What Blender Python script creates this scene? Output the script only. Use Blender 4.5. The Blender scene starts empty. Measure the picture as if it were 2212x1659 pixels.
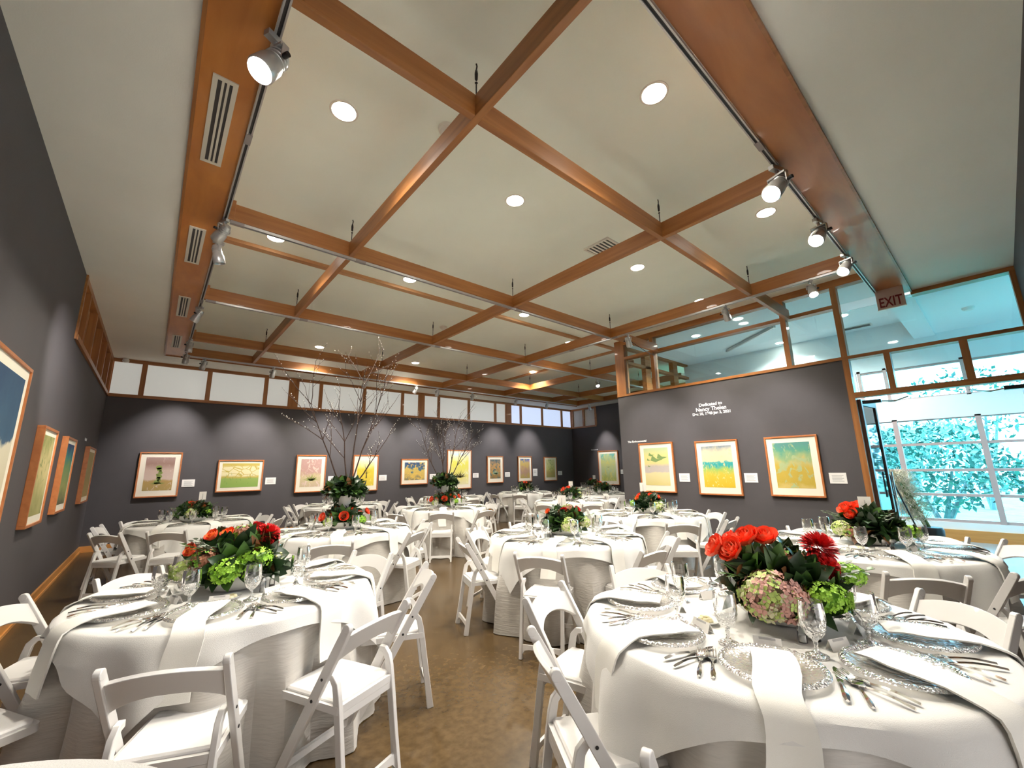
import bpy, math, random
from math import sin, cos, pi, radians, hypot, atan2, degrees, sqrt
from mathutils import Vector, Matrix
SC = bpy.context.scene
COL = SC.collection
# ------------------------------------------------------------------ camera
cam_d = bpy.data.cameras.new('camera'); cam = bpy.data.objects.new('camera', cam_d); COL.objects.link(cam)
FPX = 894.46
cam_d.sensor_fit = 'HORIZONTAL'; cam_d.sensor_width = 36.0; cam_d.lens = FPX/2212*36.0
cam_d.clip_start = 0.03; cam_d.clip_end = 200
YAW, PIT, ROL = radians(40.601), radians(11.576), radians(-1.006)
fw = Vector((sin(YAW)*cos(PIT), cos(YAW)*cos(PIT), sin(PIT)))
r0 = Vector((cos(YAW), -sin(YAW), 0)); u0 = r0.cross(fw)
rt = r0*cos(ROL)+u0*sin(ROL); up = u0*cos(ROL)-r0*sin(ROL)
cam.matrix_world = Matrix(((rt.x, up.x, -fw.x, 0), (rt.y, up.y, -fw.y, 0), (rt.z, up.z, -fw.z, 1.45), (0, 0, 0, 1)))
SC.camera = cam
SC.view_settings.view_transform = 'Standard'; SC.view_settings.look = 'None'
SC.view_settings.gamma = 1.0; SC.view_settings.use_curve_mapping = False
SC.view_settings.exposure = 1.88
SC.cycles.use_denoising = True
SC.cycles.max_bounces = 7; SC.cycles.diffuse_bounces = 6; SC.cycles.glossy_bounces = 3
SC.cycles.transmission_bounces = 4; SC.cycles.transparent_max_bounces = 14
SC.cycles.sample_clamp_indirect = 6.0; SC.cycles.caustics_reflective = False; SC.cycles.caustics_refractive = False
# ------------------------------------------------------------------ world: bright hazy day
W = bpy.data.worlds.new('world'); SC.world = W; W.use_nodes = True
bg = W.node_tree.nodes['Background']; bg.inputs[0].default_value = (0.80, 0.90, 1.0, 1); bg.inputs[1].default_value = 5.2
def add_light(name, kind, loc, power, color=(1, .86, .68), aim=None, **kw):
    d = bpy.data.lights.new(name, kind); d.energy = power; d.color = color
    for k, v in kw.items(): setattr(d, k, v)
    o = bpy.data.objects.new(name, d); COL.objects.link(o); o.location = loc
    dirv = (Vector(aim)-Vector(loc)) if aim is not None else Vector((0, 0, -1))
    o.rotation_euler = dirv.to_track_quat('-Z', 'Y').to_euler()
    return o
add_light('daylight_sun', 'SUN', (30, -10, 30), 10.0, (1, .97, .9), aim=(34, 2, 0), angle=.02)
WARM = (1.0, .93, .80); COOL = (1.0, .95, .93)
RECESS = [(.87, 3.11), (2.73, 1.36), (2.75, 3.10), (5.23, 1.38), (5.23, 3.14), (.86, 5.60), (2.74, 5.63), (5.19, 5.65), (7.27, 3.15), (2.72, 10.27), (5.26, 10.27), (7.28, 6.34), (8.65, 9.1)]  # last downlight is added; it stands in for a lit board patch
P_REC, P_SPOT = 140, 55
for x, y in RECESS:
    add_light('downlight_glow', 'SPOT', (x, y, 4.38), P_REC, WARM, spot_size=radians(126), spot_blend=.7, shadow_soft_size=.08)
def portal(loc, rot, w, h):
    d = bpy.data.lights.new('sky_portal', 'AREA'); d.shape = 'RECTANGLE'; d.size = w; d.size_y = h; d.cycles.is_portal = True
    o = bpy.data.objects.new('sky_portal', d); COL.objects.link(o); o.location = loc; o.rotation_euler = rot
portal((1.0, -.60, 1.9), (pi/2, 0, 0), 3.4, 3.4)
portal((11.72, -1.9, 1.35), (0, pi/2, 0), 2.2, 8)
# ------------------------------------------------------------------ materials
MATS = {}
def S(n, k, v):
    if k in n.inputs: n.inputs[k].default_value = v
def new_mat(name):
    m = bpy.data.materials.new(name); m.use_nodes = True
    return m, m.node_tree.nodes, m.node_tree.links, m.node_tree.nodes['Principled BSDF']
def mat(name, col, rough=.5, metal=0., noise=0., nscale=20., bump=0., bscale=None, spec=.5, coat=0., col2=None, sheen=0., stretch=None, trans=None, emis=None):
    if name in MATS: return MATS[name]
    m, N, L, b = new_mat(name)
    S(b, 'Base Color', (*col, 1)); S(b, 'Roughness', rough); S(b, 'Metallic', metal); S(b, 'Specular IOR Level', spec)
    S(b, 'Coat Weight', coat); S(b, 'Sheen Weight', sheen)
    if emis: S(b, 'Emission Color', (*emis[0], 1)); S(b, 'Emission Strength', emis[1])
    if noise or bump:
        tc = N.new('ShaderNodeTexCoord'); mp = N.new('ShaderNodeMapping'); L.new(tc.outputs['Object'], mp.inputs[0])
        if stretch: mp.inputs['Scale'].default_value = stretch
        nz = N.new('ShaderNodeTexNoise'); nz.inputs['Scale'].default_value = nscale; nz.inputs['Detail'].default_value = 5
        L.new(mp.outputs[0], nz.inputs[0])
        if noise:
            mx = N.new('ShaderNodeMix'); mx.data_type = 'RGBA'
            c2 = col2 or tuple(c*(1-noise) for c in col)
            mx.inputs[6].default_value = (*col, 1); mx.inputs[7].default_value = (*c2, 1)
            rp = N.new('ShaderNodeMapRange'); rp.inputs[1].default_value = .35; rp.inputs[2].default_value = .65
            L.new(nz.outputs[0], rp.inputs[0]); L.new(rp.outputs[0], mx.inputs[0]); L.new(mx.outputs[2], b.inputs['Base Color'])
        if bump:
            n2 = nz
            if bscale: n2 = N.new('ShaderNodeTexNoise'); n2.inputs['Scale'].default_value = bscale; n2.inputs['Detail'].default_value = 3; L.new(mp.outputs[0], n2.inputs[0])
            bp = N.new('ShaderNodeBump'); bp.inputs['Strength'].default_value = bump; bp.inputs['Distance'].default_value = .01
            L.new(n2.outputs[0], bp.inputs['Height']); L.new(bp.outputs[0], b.inputs['Normal'])
    MATS[name] = m; return m
def wood(name, c1, c2, stretch, rough=.45):
    m, N, L, b = new_mat(name); S(b, 'Roughness', rough); S(b, 'Coat Weight', .15)
    tc = N.new('ShaderNodeTexCoord'); mp = N.new('ShaderNodeMapping'); mp.inputs['Scale'].default_value = stretch
    L.new(tc.outputs['Object'], mp.inputs[0])
    nz = N.new('ShaderNodeTexNoise'); nz.inputs['Scale'].default_value = 3; nz.inputs['Detail'].default_value = 8; nz.inputs['Distortion'].default_value = .6
    L.new(mp.outputs[0], nz.inputs[0])
    rp = N.new('ShaderNodeValToRGB'); e = rp.color_ramp.elements
    e[0].position = .3; e[0].color = (*c2, 1); e[1].position = .72; e[1].color = (*c1, 1)
    L.new(nz.outputs[0], rp.inputs[0]); L.new(rp.outputs[0], b.inputs['Base Color']); return m
WD1, WD2 = (.43, .175, .045), (.28, .100, .022)
M_woodX = wood('wood_x', WD1, WD2, (.35, 6, 6)); M_woodY = wood('wood_y', WD1, WD2, (6, .35, 6)); M_woodZ = wood('wood_z', WD1, WD2, (6, 6, .35))
M_soff = wood('soffit_wood', (.62, .25, .055), (.46, .155, .030), (2.2, .5, 2), .38)
M_soffx = wood('soffit_wood_x', (.50, .20, .060), (.38, .135, .040), (.5, 2.2, 2), .4)
M_ledge = wood('pale_board', (.60, .34, .16), (.45, .22, .09), (.4, 4, 4), .55)
M_base = wood('baseboard_wood', (.66, .32, .09), (.55, .24, .06), (.4, .4, 6), .4)
M_frame = wood('picture_frame_wood', (.56, .20, .06), (.44, .14, .04), (5, 5, 5), .35)
M_wall = mat('wall_grey', (.082, .075, .079), .75, noise=.06, nscale=3, bump=.15, bscale=160)
M_ceil = mat('ceiling_plaster', (.89, .90, .84), .9, noise=.04, nscale=1.2, bump=.08, bscale=120)
M_white = mat('white_plaster', (.82, .88, .88), .85, bump=.05, bscale=100)
M_floor = mat('cork_floor', (.092, .057, .023), .27, noise=.5, nscale=22, bump=.04, bscale=60, col2=(.064, .038, .014))
M_lfloor = mat('lobby_floor', (.30, .38, .42), .25, noise=.1, nscale=4)
M_resin = mat('white_resin', (.66, .645, .63), .28, coat=.3)
M_pad = mat('white_vinyl', (.73, .715, .70), .42, bump=.05, bscale=300)
M_metal = mat('brushed_steel', (.62, .60, .58), .3, 1.)
M_dark = mat('dark_metal', (.03, .028, .028), .4, .6)
M_silver = mat('silver_paint', (.50, .50, .49), .35, .55)
M_track = mat('track_grey', (.52, .51, .50), .35, .6)
M_slot = mat('slot_dark', (.05, .045, .045), .6)
M_chrome = mat('flatware_steel', (.80, .78, .75), .13, 1.)
M_grille = mat('grille_cream', (.70, .66, .56), .5)
M_plastic = mat('white_plastic', (.78, .75, .68), .45)
M_paper = mat('white_card', (.86, .84, .80), .8)
M_print = mat('grey_print', (.50, .49, .48), .8)
M_ink = mat('white_vinyl_letters', (.92, .92, .90), .6)
M_over = mat('white_linen', (.66, .65, .625), .75, bump=.25, bscale=420, sheen=.2)
M_nap = mat('ivory_napkin', (.74, .725, .675), .85, bump=.2, bscale=500)
M_ceramic = mat('white_ceramic', (.78, .78, .76), .25, coat=.4)
M_butter = mat('butter_dish_gold', (.72, .62, .30), .3, noise=.5, nscale=60, col2=(.85, .80, .60))
M_bark = mat('branch_bark', (.075, .04, .028), .8, noise=.4, nscale=40)
M_bud = mat('willow_bud', (.82, .80, .74), .9)
M_stem = mat('stem_green', (.14, .22, .06), .6)
def satin():
    m, N, L, b = new_mat('silver_satin'); S(b, 'Roughness', .42); S(b, 'Sheen Weight', .4); S(b, 'Coat Weight', .12); S(b, 'Coat Roughness', .3)
    tc = N.new('ShaderNodeTexCoord'); mp = N.new('ShaderNodeMapping'); mp.inputs['Scale'].default_value = (3, 3, 26); L.new(tc.outputs['Object'], mp.inputs[0])
    nz = N.new('ShaderNodeTexNoise'); nz.inputs['Scale'].default_value = 4; nz.inputs['Detail'].default_value = 6; L.new(mp.outputs[0], nz.inputs[0])
    mx = N.new('ShaderNodeMix'); mx.data_type = 'RGBA'; mx.inputs[6].default_value = (.54, .51, .465, 1); mx.inputs[7].default_value = (.40, .38, .35, 1)
    L.new(nz.outputs[0], mx.inputs[0]); L.new(mx.outputs[2], b.inputs['Base Color'])
    bp = N.new('ShaderNodeBump'); bp.inputs['Strength'].default_value = .35; bp.inputs['Distance'].default_value = .01
    L.new(nz.outputs[0], bp.inputs['Height']); L.new(bp.outputs[0], b.inputs['Normal']); return m
M_satin = satin()
def glass(name, tint, bump=0., scale=60, gain=1.0, base=.0, wave=False, body=None, rough=.03):
    m = bpy.data.materials.new(name); m.use_nodes = True; N = m.node_tree.nodes; L = m.node_tree.links
    for n in list(N): N.remove(n)
    out = N.new('ShaderNodeOutputMaterial'); mix = N.new('ShaderNodeMixShader'); tr = N.new('ShaderNodeBsdfTransparent'); gl = N.new('ShaderNodeBsdfGlossy')
    tr.inputs[0].default_value = (*tint, 1); gl.inputs['Roughness'].default_value = rough; gl.inputs[0].default_value = (.95, .95, .95, 1)
    fr = N.new('ShaderNodeFresnel'); fr.inputs[0].default_value = 1.5
    ma = N.new('ShaderNodeMath'); ma.operation = 'MULTIPLY_ADD'; ma.inputs[1].default_value = gain; ma.inputs[2].default_value = base; ma.use_clamp = True
    src = tr.outputs[0]
    if body:
        df = N.new('ShaderNodeBsdfDiffuse'); df.inputs[0].default_value = (*body[:3], 1); m2 = N.new('ShaderNodeMixShader'); m2.inputs[0].default_value = body[3]
        L.new(tr.outputs[0], m2.inputs[1]); L.new(df.outputs[0], m2.inputs[2]); src = m2.outputs[0]
    L.new(fr.outputs[0], ma.inputs[0]); L.new(ma.outputs[0], mix.inputs[0]); L.new(src, mix.inputs[1]); L.new(gl.outputs[0], mix.inputs[2]); L.new(mix.outputs[0], out.inputs[0])
    if bump:
        tc = N.new('ShaderNodeTexCoord'); nz = N.new('ShaderNodeTexVoronoi'); nz.inputs['Scale'].default_value = scale
        L.new(tc.outputs['Object'], nz.inputs[0])
        bp = N.new('ShaderNodeBump'); bp.inputs['Strength'].default_value = bump; bp.inputs['Distance'].default_value = .004
        L.new(nz.outputs[0], bp.inputs['Height']); L.new(bp.outputs[0], gl.inputs['Normal']); L.new(bp.outputs[0], fr.inputs['Normal'])
    return m
M_pane = glass('window_glass', (.86, .95, .95), gain=1.0)
M_opane = glass('outer_glass', (.55, .88, 1.0), gain=.8)
M_gob = glass('goblet_glass', (.96, .96, .955), gain=.9, base=.02)
M_cut = glass('cut_glass', (.93, .93, .92), 1.0, 110, gain=1.0, base=.05, body=(.85, .85, .83, .14), rough=.06)
M_plate = glass('charger_glass', (.90, .89, .87), .5, 55, gain=.30, base=.0, body=(.62, .61, .58, .22), rough=.12)
M_rim = glass('beaded_rim_glass', (.95, .95, .94), 1.0, 130, gain=.8, base=.05, body=(.8, .8, .78, .25), rough=.1)
def frost():
    m, N, L, b = new_mat('frosted_pane_glow'); S(b, 'Base Color', (.55, .57, .56, 1)); S(b, 'Roughness', .35)
    S(b, 'Emission Color', (.74, .74, .68, 1)); S(b, 'Emission Strength', .12)  # glow put in for daylight coming through the pane
    return m
M_frost = frost()
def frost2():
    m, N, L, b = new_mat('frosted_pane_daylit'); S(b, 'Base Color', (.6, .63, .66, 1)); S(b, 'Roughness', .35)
    S(b, 'Emission Color', (.60, .72, 1.0, 1)); S(b, 'Emission Strength', .22)  # daylight behind these panes is set as a bluish glow
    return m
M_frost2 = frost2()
M_lamp = mat('lit_lens', (1, 1, 1), .5, emis=((1, .93, .84), 20))
M_lampc = mat('spot_lens_lit', (1, 1, 1), .5, emis=((1, .92, .86), 14))
M_lampo = mat('spot_lens_unlit', (.3, .3, .3), .1, .8)
M_leafd = mat('leaf_dark', (.020, .052, .014), .33, noise=.5, nscale=14, spec=.6)
M_leafb = mat('leaf_brown', (.20, .075, .02), .5, noise=.4, nscale=14)
M_leafm = mat('leaf_mid', (.075, .17, .03), .45, noise=.4, nscale=16)
M_leafg = mat('leaf_dusty', (.30, .34, .28), .7)
M_tree = mat('tree_leaf', (.035, .13, .10), .6, noise=.6, nscale=2)
M_trunk = mat('tree_trunk', (.10, .12, .12), .8)
M_lawn = mat('lawn', (.10, .30, .22), .9, noise=.3, nscale=2)
M_pampas = mat('pampas_plume', (.58, .50, .36), .95)
# ------------------------------------------------------------------ mesh builder
class MB:
    def __init__(s): s.v = []; s.f = []; s.m = []; s.mi = 0
    def add(s, vs, fs, M=None):
        b = len(s.v)
        s.v += [tuple(M @ Vector(p)) for p in vs] if M else [tuple(p) for p in vs]
        s.f += [tuple(b+i for i in f) for f in fs]; s.m += [s.mi]*len(fs); return s
    def box(s, x0, x1, y0, y1, z0, z1, M=None):
        return s.add([(x0, y0, z0), (x1, y0, z0), (x1, y1, z0), (x0, y1, z0), (x0, y0, z1), (x1, y0, z1), (x1, y1, z1), (x0, y1, z1)],
                     [(0, 3, 2, 1), (4, 5, 6, 7), (0, 1, 5, 4), (1, 2, 6, 5), (2, 3, 7, 6), (3, 0, 4, 7)], M)
    def loft(s, rings, closed=True, caps=True, M=None):
        n = len(rings[0]); vs = [p for r in rings for p in r]; fs = []
        for i in range(len(rings)-1):
            for j in range(n if closed else n-1):
                a = i*n+j; b = i*n+(j+1) % n; fs.append((a, b, b+n, a+n))
        if caps: fs.append(tuple(range(n))[::-1]); fs.append(tuple(range((len(rings)-1)*n, len(rings)*n)))
        return s.add(vs, fs, M)
    def lathe(s, prof, seg=24, M=None, sx=1, sy=1, facet=None):
        rings = [[(r*sx*cos(2*pi*j/seg), r*sy*sin(2*pi*j/seg), z) for j in range(seg)] for r, z in prof]
        return s.loft(rings, True, False, M)
    def tube(s, pts, rad, seg=6, caps=True):
        rings = []; P = [Vector(p) for p in pts]; n = len(P)
        rad = rad if isinstance(rad, (list, tuple)) else [rad]*n
        ref = None
        for i, p in enumerate(P):
            t = (P[min(i+1, n-1)]-P[max(i-1, 0)]).normalized()
            if ref is None: ref = Vector((0, 0, 1)) if abs(t.z) < .9 else Vector((1, 0, 0))
            a = t.cross(ref).normalized(); b = t.cross(a)
            ref = -b.cross(t).cross(t) if False else ref
            rings.append([tuple(p+(a*cos(2*pi*j/seg)+b*sin(2*pi*j/seg))*rad[i]) for j in range(seg)])
        return s.loft(rings, True, caps)
    def bar(s, pts, w, d, side):
        # rectangular section swept along pts; side = unit vector for the width direction
        rings = []; P = [Vector(p) for p in pts]; n = len(P); side = Vector(side)
        for i, p in enumerate(P):
            t = (P[min(i+1, n-1)]-P[max(i-1, 0)]).normalized(); b = t.cross(side).normalized()
            ww = w[i] if isinstance(w, (list, tuple)) else w; dd = d[i] if isinstance(d, (list, tuple)) else d
            rings.append([tuple(p+side*sx*ww/2+b*sy*dd/2) for sx, sy in ((-1, -1), (1, -1), (1, 1), (-1, 1))])
        return s.loft(rings)
    def poly(s, pts, th, M=None):
        n = len(pts); vs = [(x, y, 0) for x, y in pts]+[(x, y, th) for x, y in pts]
        fs = [tuple(range(n))[::-1], tuple(range(n, 2*n))]+[(i, (i+1) % n, n+(i+1) % n, n+i) for i in range(n)]
        return s.add(vs, fs, M)
    def mesh(s, name, mats, smooth=True):
        me = bpy.data.meshes.new(name); me.from_pydata(s.v, [], s.f)
        for m in (mats if isinstance(mats, (list, tuple)) else [mats]): me.materials.append(m)
        me.polygons.foreach_set('material_index', s.m)
        if smooth:
            me.polygons.foreach_set('use_smooth', [True]*len(s.f)); me.update()
            try: me.set_sharp_from_angle(angle=radians(38))
            except Exception: pass
        me.update(); return me
    def build(s, name, mats, parent=None, loc=None, rz=0, smooth=True, **kw):
        return link(name, s.mesh(name, mats, smooth), parent, loc, rz, **kw)
def link(name, me, parent=None, loc=None, rz=0, label=None, cat=None, group=None, kind=None, bevel=0):
    o = bpy.data.objects.new(name, me); COL.objects.link(o)
    if parent: o.parent = parent
    if loc: o.location = loc
    if rz: o.rotation_euler.z = rz
    if label: o['label'] = label
    if cat: o['category'] = cat
    if group: o['group'] = group
    if kind: o['kind'] = kind
    if bevel:
        b = o.modifiers.new('bevel', 'BEVEL'); b.width = bevel; b.segments = 2; b.limit_method = 'ANGLE'
    return o
def empty(name, loc, rz=0, **kw): 
    o = link(name, None, None, loc, rz, **kw); o.empty_display_size = .1; return o
def copy_tree(src, kids, loc, rz, label, group=None, sc=None):
    c = src.copy(); COL.objects.link(c); c.location = loc; c.rotation_euler = (0, 0, rz); c['label'] = label
    if group: c['group'] = group
    if sc: c.scale = sc
    for k, sub in kids:
        d = k.copy(); COL.objects.link(d); d.parent = c
        for g in sub:
            e = g.copy(); COL.objects.link(e); e.parent = d
    return c
def kids_of(root):
    return [(o, [g for g in bpy.data.objects if g.parent == o]) for o in bpy.data.objects if o.parent == root]
def struct(name, mb, m, smooth=False): return mb.build(name, m, smooth=smooth, kind='structure')
def bx(x0, x1, y0, y1, z0, z1): return MB().box(x0, x1, y0, y1, z0, z1)
def Rx(a): return Matrix.Rotation(a, 4, 'X')
def Ry(a): return Matrix.Rotation(a, 4, 'Y')
def Rz(a): return Matrix.Rotation(a, 4, 'Z')
def T(x, y, z): return Matrix.Translation((x, y, z))
# ------------------------------------------------------------------ room shell
XL, XR, YB, YN, XW, YW = -.904, 13.56, 11.92, -.47, 8.17, 5.70
ZC, ZH, ZG = 3.91, 4.40, 3.09        # perimeter ceiling, raised ceiling, top of grey wall
struct('floor', bx(XL-.2, XW+.02, YN-.2, YB+.2, -.1, 0).box(XW+.02, XR+.2, YW-.02, YB+.2, -.1, 0), M_floor)
struct('floor_lobby', bx(XW+.02, 11.75, -6, YW-.02, -.1, 0), M_lfloor)
# ceilings
c = MB()
c.box(XL-.1, -.065, YN-.1, YB+.1, ZC, ZC+.1); c.box(-.065, XR+.1, 11.0, YB+.1, ZC, ZC+.1); c.box(12.85, XR+.1, YW, 11.0, ZC, ZC+.1)
c.box(-.065, XW, YN-.1, .51, ZC, ZC+.1)
struct('ceiling_perimeter', c, M_ceil)
struct('ceiling', bx(-.1, 13, .4, 11.1, ZH, ZH+.1), mat('raised_ceiling_plaster', (.90, .95, .86), .9, noise=.04, nscale=1.2, bump=.08, bscale=120))
c = MB(); c.box(-.065, -.04, .5, 11, ZC+.1, ZH); c.box(-.065, 12.85, 10.98, 11.0, ZC+.1, ZH); c.box(12.83, 12.85, YW, 11, ZC+.1, ZH); c.box(-.065, XW, .5, .52, ZC+.1, ZH)
struct('ceiling_recess_sides', c, M_ceil)
# soffit strips
struct('trim_soffit_left', bx(-.065, .235, .51, 10.98, ZC-.012, ZC+.035), M_soff)
struct('trim_soffit_near', bx(.235, XW, .51, .825, ZC-.012, ZC+.035), M_soffx)
struct('trim_soffit_back', bx(.235, 12.85, 10.80, 10.98, ZC-.012, ZC+.17), M_woodX)
struct('trim_soffit_right', bx(12.72, 12.85, YW, 10.80, ZC-.012, ZC+.17), M_woodY)
c = MB(); c.box(-.085, -.065, .49, 11.0, ZC-.03, ZC+.0); c.box(-.085, 12.87, 10.98, 11.0, ZC-.03, ZC); c.box(-.085, XW, .49, .51, ZC-.03, ZC)
struct('trim_soffit_edge', c, M_woodY)
# back wall
struct('wall_back', bx(XL-.1, XR+.1, YB, YB+.12, 0, ZG), M_wall)
PX = [-.38, .785, 1.965, 3.29, 4.50, 5.705, 7.0, 8.21, 9.385, 10.64, 11.80, 12.955]
WIDE = [(2.49, 2.73), (6.25, 6.47), (9.87, 10.15)]
m = MB(); m.box(XL, XR, YB-.03, YB+.1, ZG-.01, ZG+.055); m.box(XL, XR, YB-.01, YB+.1, ZC-.075, ZC)
struct('trim_clerestory_rails', m, M_woodX)
edges = [(XL, XL+.03)]+sorted([(x-.045, x+.045) for x in PX]+WIDE)+[(XR-.03, XR)]
for i, (a, b) in enumerate(edges): struct('trim_clerestory_post', bx(a, b, YB-.015, YB+.1, ZG+.055, ZC-.075), M_woodZ)
for i in range(len(edges)-1):
    a, b = edges[i][1], edges[i+1][0]
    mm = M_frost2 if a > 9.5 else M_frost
    struct('window_%d' % (i+1), bx(a, b, YB+.03, YB+.05, ZG+.055, ZC-.075), mm)
struct('wall_back_outer', bx(XL-.2, XR+.2, YB+.12, YB+.2, 0, ZH), M_wall)
# left wall
struct('wall_left', bx(XL-.1, XL, YN-.1, YB, 0, ZG).box(XL-.1, XL, YN-.1, 7.08, ZG, ZC), M_wall)
m = MB(); m.box(XL-.1, XL+.03, 7.08, YB-.03, ZG-.01, ZG+.055); m.box(XL-.1, XL+.01, 7.08, YB-.01, ZC-.075, ZC); m.box(XL-.1, XL+.02, 7.04, 7.10, ZG-.01, ZC)
struct('trim_left_rails', m, M_woodY)
for y in (7.6, 8.5, 9.4, 10.3, 11.2, 11.86): struct('trim_left_fin', bx(XL-.1, XL+.015, y-.035, y+.035, ZG+.055, ZC-.075), M_woodZ)
struct('trim_left_panel', bx(XL-.12, XL-.07, 7.08, YB, ZG, ZC), M_woodZ)
# near wall (behind the camera); its unseen window is added to brighten the room
struct('wall_near', bx(XL-.1, -.70, YN-.1, YN, 0, ZC+.05).box(2.70, XW+.2, YN-.1, YN, 0, ZC+.05).box(-.70, 2.70, YN-.1, YN, 0, .2).box(-.70, 2.70, YN-.1, YN, 3.6, ZC+.05), M_wall)
mb = MB()
for x in (-.70, .40, 1.53, 2.66): mb.box(x, x+.04, YN-.09, YN-.01, .2, 3.6)
for z in (.2, 2.3, 3.56): mb.box(-.66, 2.66, YN-.09, YN-.01, z, z+.04)
struct('window_60', mb, M_woodZ)
struct('window_61', bx(-.66, 2.66, YN-.055, YN-.05, .24, 3.56), glass('added_window_tint', (.40, .37, .345)))
# far right wall
struct('wall_far_right', bx(XR, XR+.1, YW-.1, YB, 0, ZG).box(XR, XR+.1, YW-.1, 10.6, ZG, ZC), M_wall)
m = MB(); m.box(XR-.03, XR+.1, 10.57, YB-.03, ZG-.01, ZG+.055); m.box(XR-.01, XR+.1, 10.57, YB-.01, ZC-.075, ZC)
for y in (11.86, 11.24, 10.6): m.box(XR-.015, XR+.1, y-.05, y+.05, ZG+.055, ZC-.075)
struct('trim_far_right_clerestory', m, M_woodY)
for i, (a, b) in enumerate(((10.65, 11.19), (11.29, 11.81))): struct('window_%d' % (30+i), bx(XR+.03, XR+.05, a, b, ZG+.055, ZC-.075), mat('frosted_beige', (.62, .58, .50), .4))
struct('wall_far_right_outer', bx(XR+.1, XR+.2, YW-.1, YB+.2, 0, ZH), M_wall)
# right wall with glazing above
struct('wall_right', bx(XW, XW+.16, 1.42, YW, 0, 3.06), M_wall)
struct('wall_return', bx(XW+.16, XR, YW-.14, YW, 0, 3.06), M_wall)
m = MB()
m.box(XW-.015, XW+.15, YN, YW, 3.055, 3.105); m.box(XW-.01, XW+.15, 1.42, YW, 3.925, 3.985)
m.box(XW-.01, XW+.15, YN, .51, ZC-.06, ZC+.06); m.box(XW-.01, XW+.15, .51, YW, 4.28, ZH); m.box(XW-.01, XW+.15, YN, 1.36, 2.44, 2.52)
struct('trim_glazing_rails', m, M_woodY)
for a, b, z0, z1 in ((5.45, YW, 3.105, ZH), (4.69, 4.77, 3.105, 4.28), (2.12, 2.20, 3.105, 4.28), (1.36, 1.44, 0, 4.28), (.87, .94, 2.52, 3.06), (.08, .16, 2.52, 3.06), (YN, YN+.05, 0, ZC-.06)):
    struct('trim_glazing_post', bx(XW-.012, XW+.15, a, b, z0, z1), M_woodZ)
win = [(4.77, 5.45, 3.105, 3.925), (4.77, 5.45, 3.985, 4.28), (2.20, 4.69, 3.105, 3.925), (2.20, 4.69, 3.985, 4.28), (1.44, 2.12, 3.105, 3.925), (1.44, 2.12, 3.985, 4.28),
       (YN+.05, 1.36, 3.105, 3.85), (.51, 1.36, 3.985, 4.28), (.94, 1.36, 2.52, 3.055), (.16, .87, 2.52, 3.055), (YN+.05, .08, 2.52, 3.055)]
for i, (a, b, z0, z1) in enumerate(win): struct('window_%d' % (40+i), bx(XW+.07, XW+.078, a, b, z0, z1), M_pane)
m = MB(); m.box(XW+.16, 12.7, YW-.12, YW, 3.06, 3.11); m.box(XW+.16, 12.7, YW-.12, YW, 3.9, 3.97); m.box(XW+.16, 12.7, YW-.12, YW, 4.28, ZH)
for x in (9.4, 10.8, 12.2): m.box(x-.12, x+.12, YW-.12, YW, 3.11, 4.28)
struct('trim_return_glazing', m, M_woodX)
# baseboards
struct('baseboard_left', bx(XL, XL+.022, YN, YB, 0, .115).box(XL, XL+.035, YN, YB, 0, .03), M_base)
struct('baseboard_back', bx(XL, XR, YB-.022, YB, 0, .115).box(XL, XR, YB-.035, YB, 0, .03), M_base)
struct('baseboard_right', bx(XW-.02, XW, 1.44, YW, 0, .115), M_base)
struct('baseboard_far_right', bx(XR-.022, XR, YW, YB, 0, .115), M_base)
# ------------------------------------------------------------------ lobby and outdoors
LX = 11.55
struct('ceiling_lobby', bx(XW+.16, LX, -6, YW-.14, 4.32, 4.4), M_white)
struct('trim_lobby_soffit', bx(XW+.15, LX, .51, .82, 3.91, 4.32), M_white)
struct('ceiling_lobby_low', bx(XW+.15, LX, -6, .51, 3.95, 4.05), M_white)
m = MB(); m.box(LX, LX+.12, -6, 1.85, 2.27, 2.70); m.box(LX, LX+.12, -6, 1.85, 3.36, 4.35); m.box(LX, LX+.12, 1.85, YW, 0, 4.35); m.box(LX, LX+.12, -6, 1.85, 0, .33)
struct('wall_lobby', m, M_white)
struct('wall_lobby_side', bx(XW, LX+.2, -6.1, -6, 0, 4.4), M_white)
struct('wall_lobby_near', bx(XW, XW+.16, -6, YN-.1, 0, 4.4), M_white)
struct('baseboard_lobby', bx(LX-.03, LX, -6, 1.85, .0, .2), M_base)
M_bronze = mat('window_bar_taupe', (.50, .38, .36), .5)
m = MB()
for z in (.33, .80, 1.26, 1.76, 2.25): m.box(LX+.02, LX+.1, -6, 1.8, z, z+.05)
for y in (1.75, 1.37, .21, -.95, -2.1, -3.3, -4.5): m.box(LX+.0, LX+.11, y-.04, y+.04, .33, 2.3)
struct('window_20', m, M_bronze)
m = MB()
for y in (1.8, 1.37, .25, -.9, -2.1, -3.3): m.box(LX+.0, LX+.11, y-.03, y+.03, 2.68, 3.4)
m.box(LX+.02, LX+.1, -6, 1.8, 2.68, 2.72); m.box(LX+.02, LX+.1, -6, 1.8, 3.32, 3.38)
struct('window_21', m, M_bronze)
struct('window_22', bx(LX+.05, LX+.06, -6, 1.8, .33, 2.3), M_opane)
struct('window_23', bx(LX+.05, LX+.06, -6, 1.8, 2.68, 3.38), M_opane)
struct('ground_lawn', bx(LX+.3, 60, -40, 45, -.5, -.35), M_lawn)
struct('ground_paving', bx(LX+.13, LX+.3, -40, 45, -.5, -.3), mat('paving', (.5, .55, .55), .9))
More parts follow.
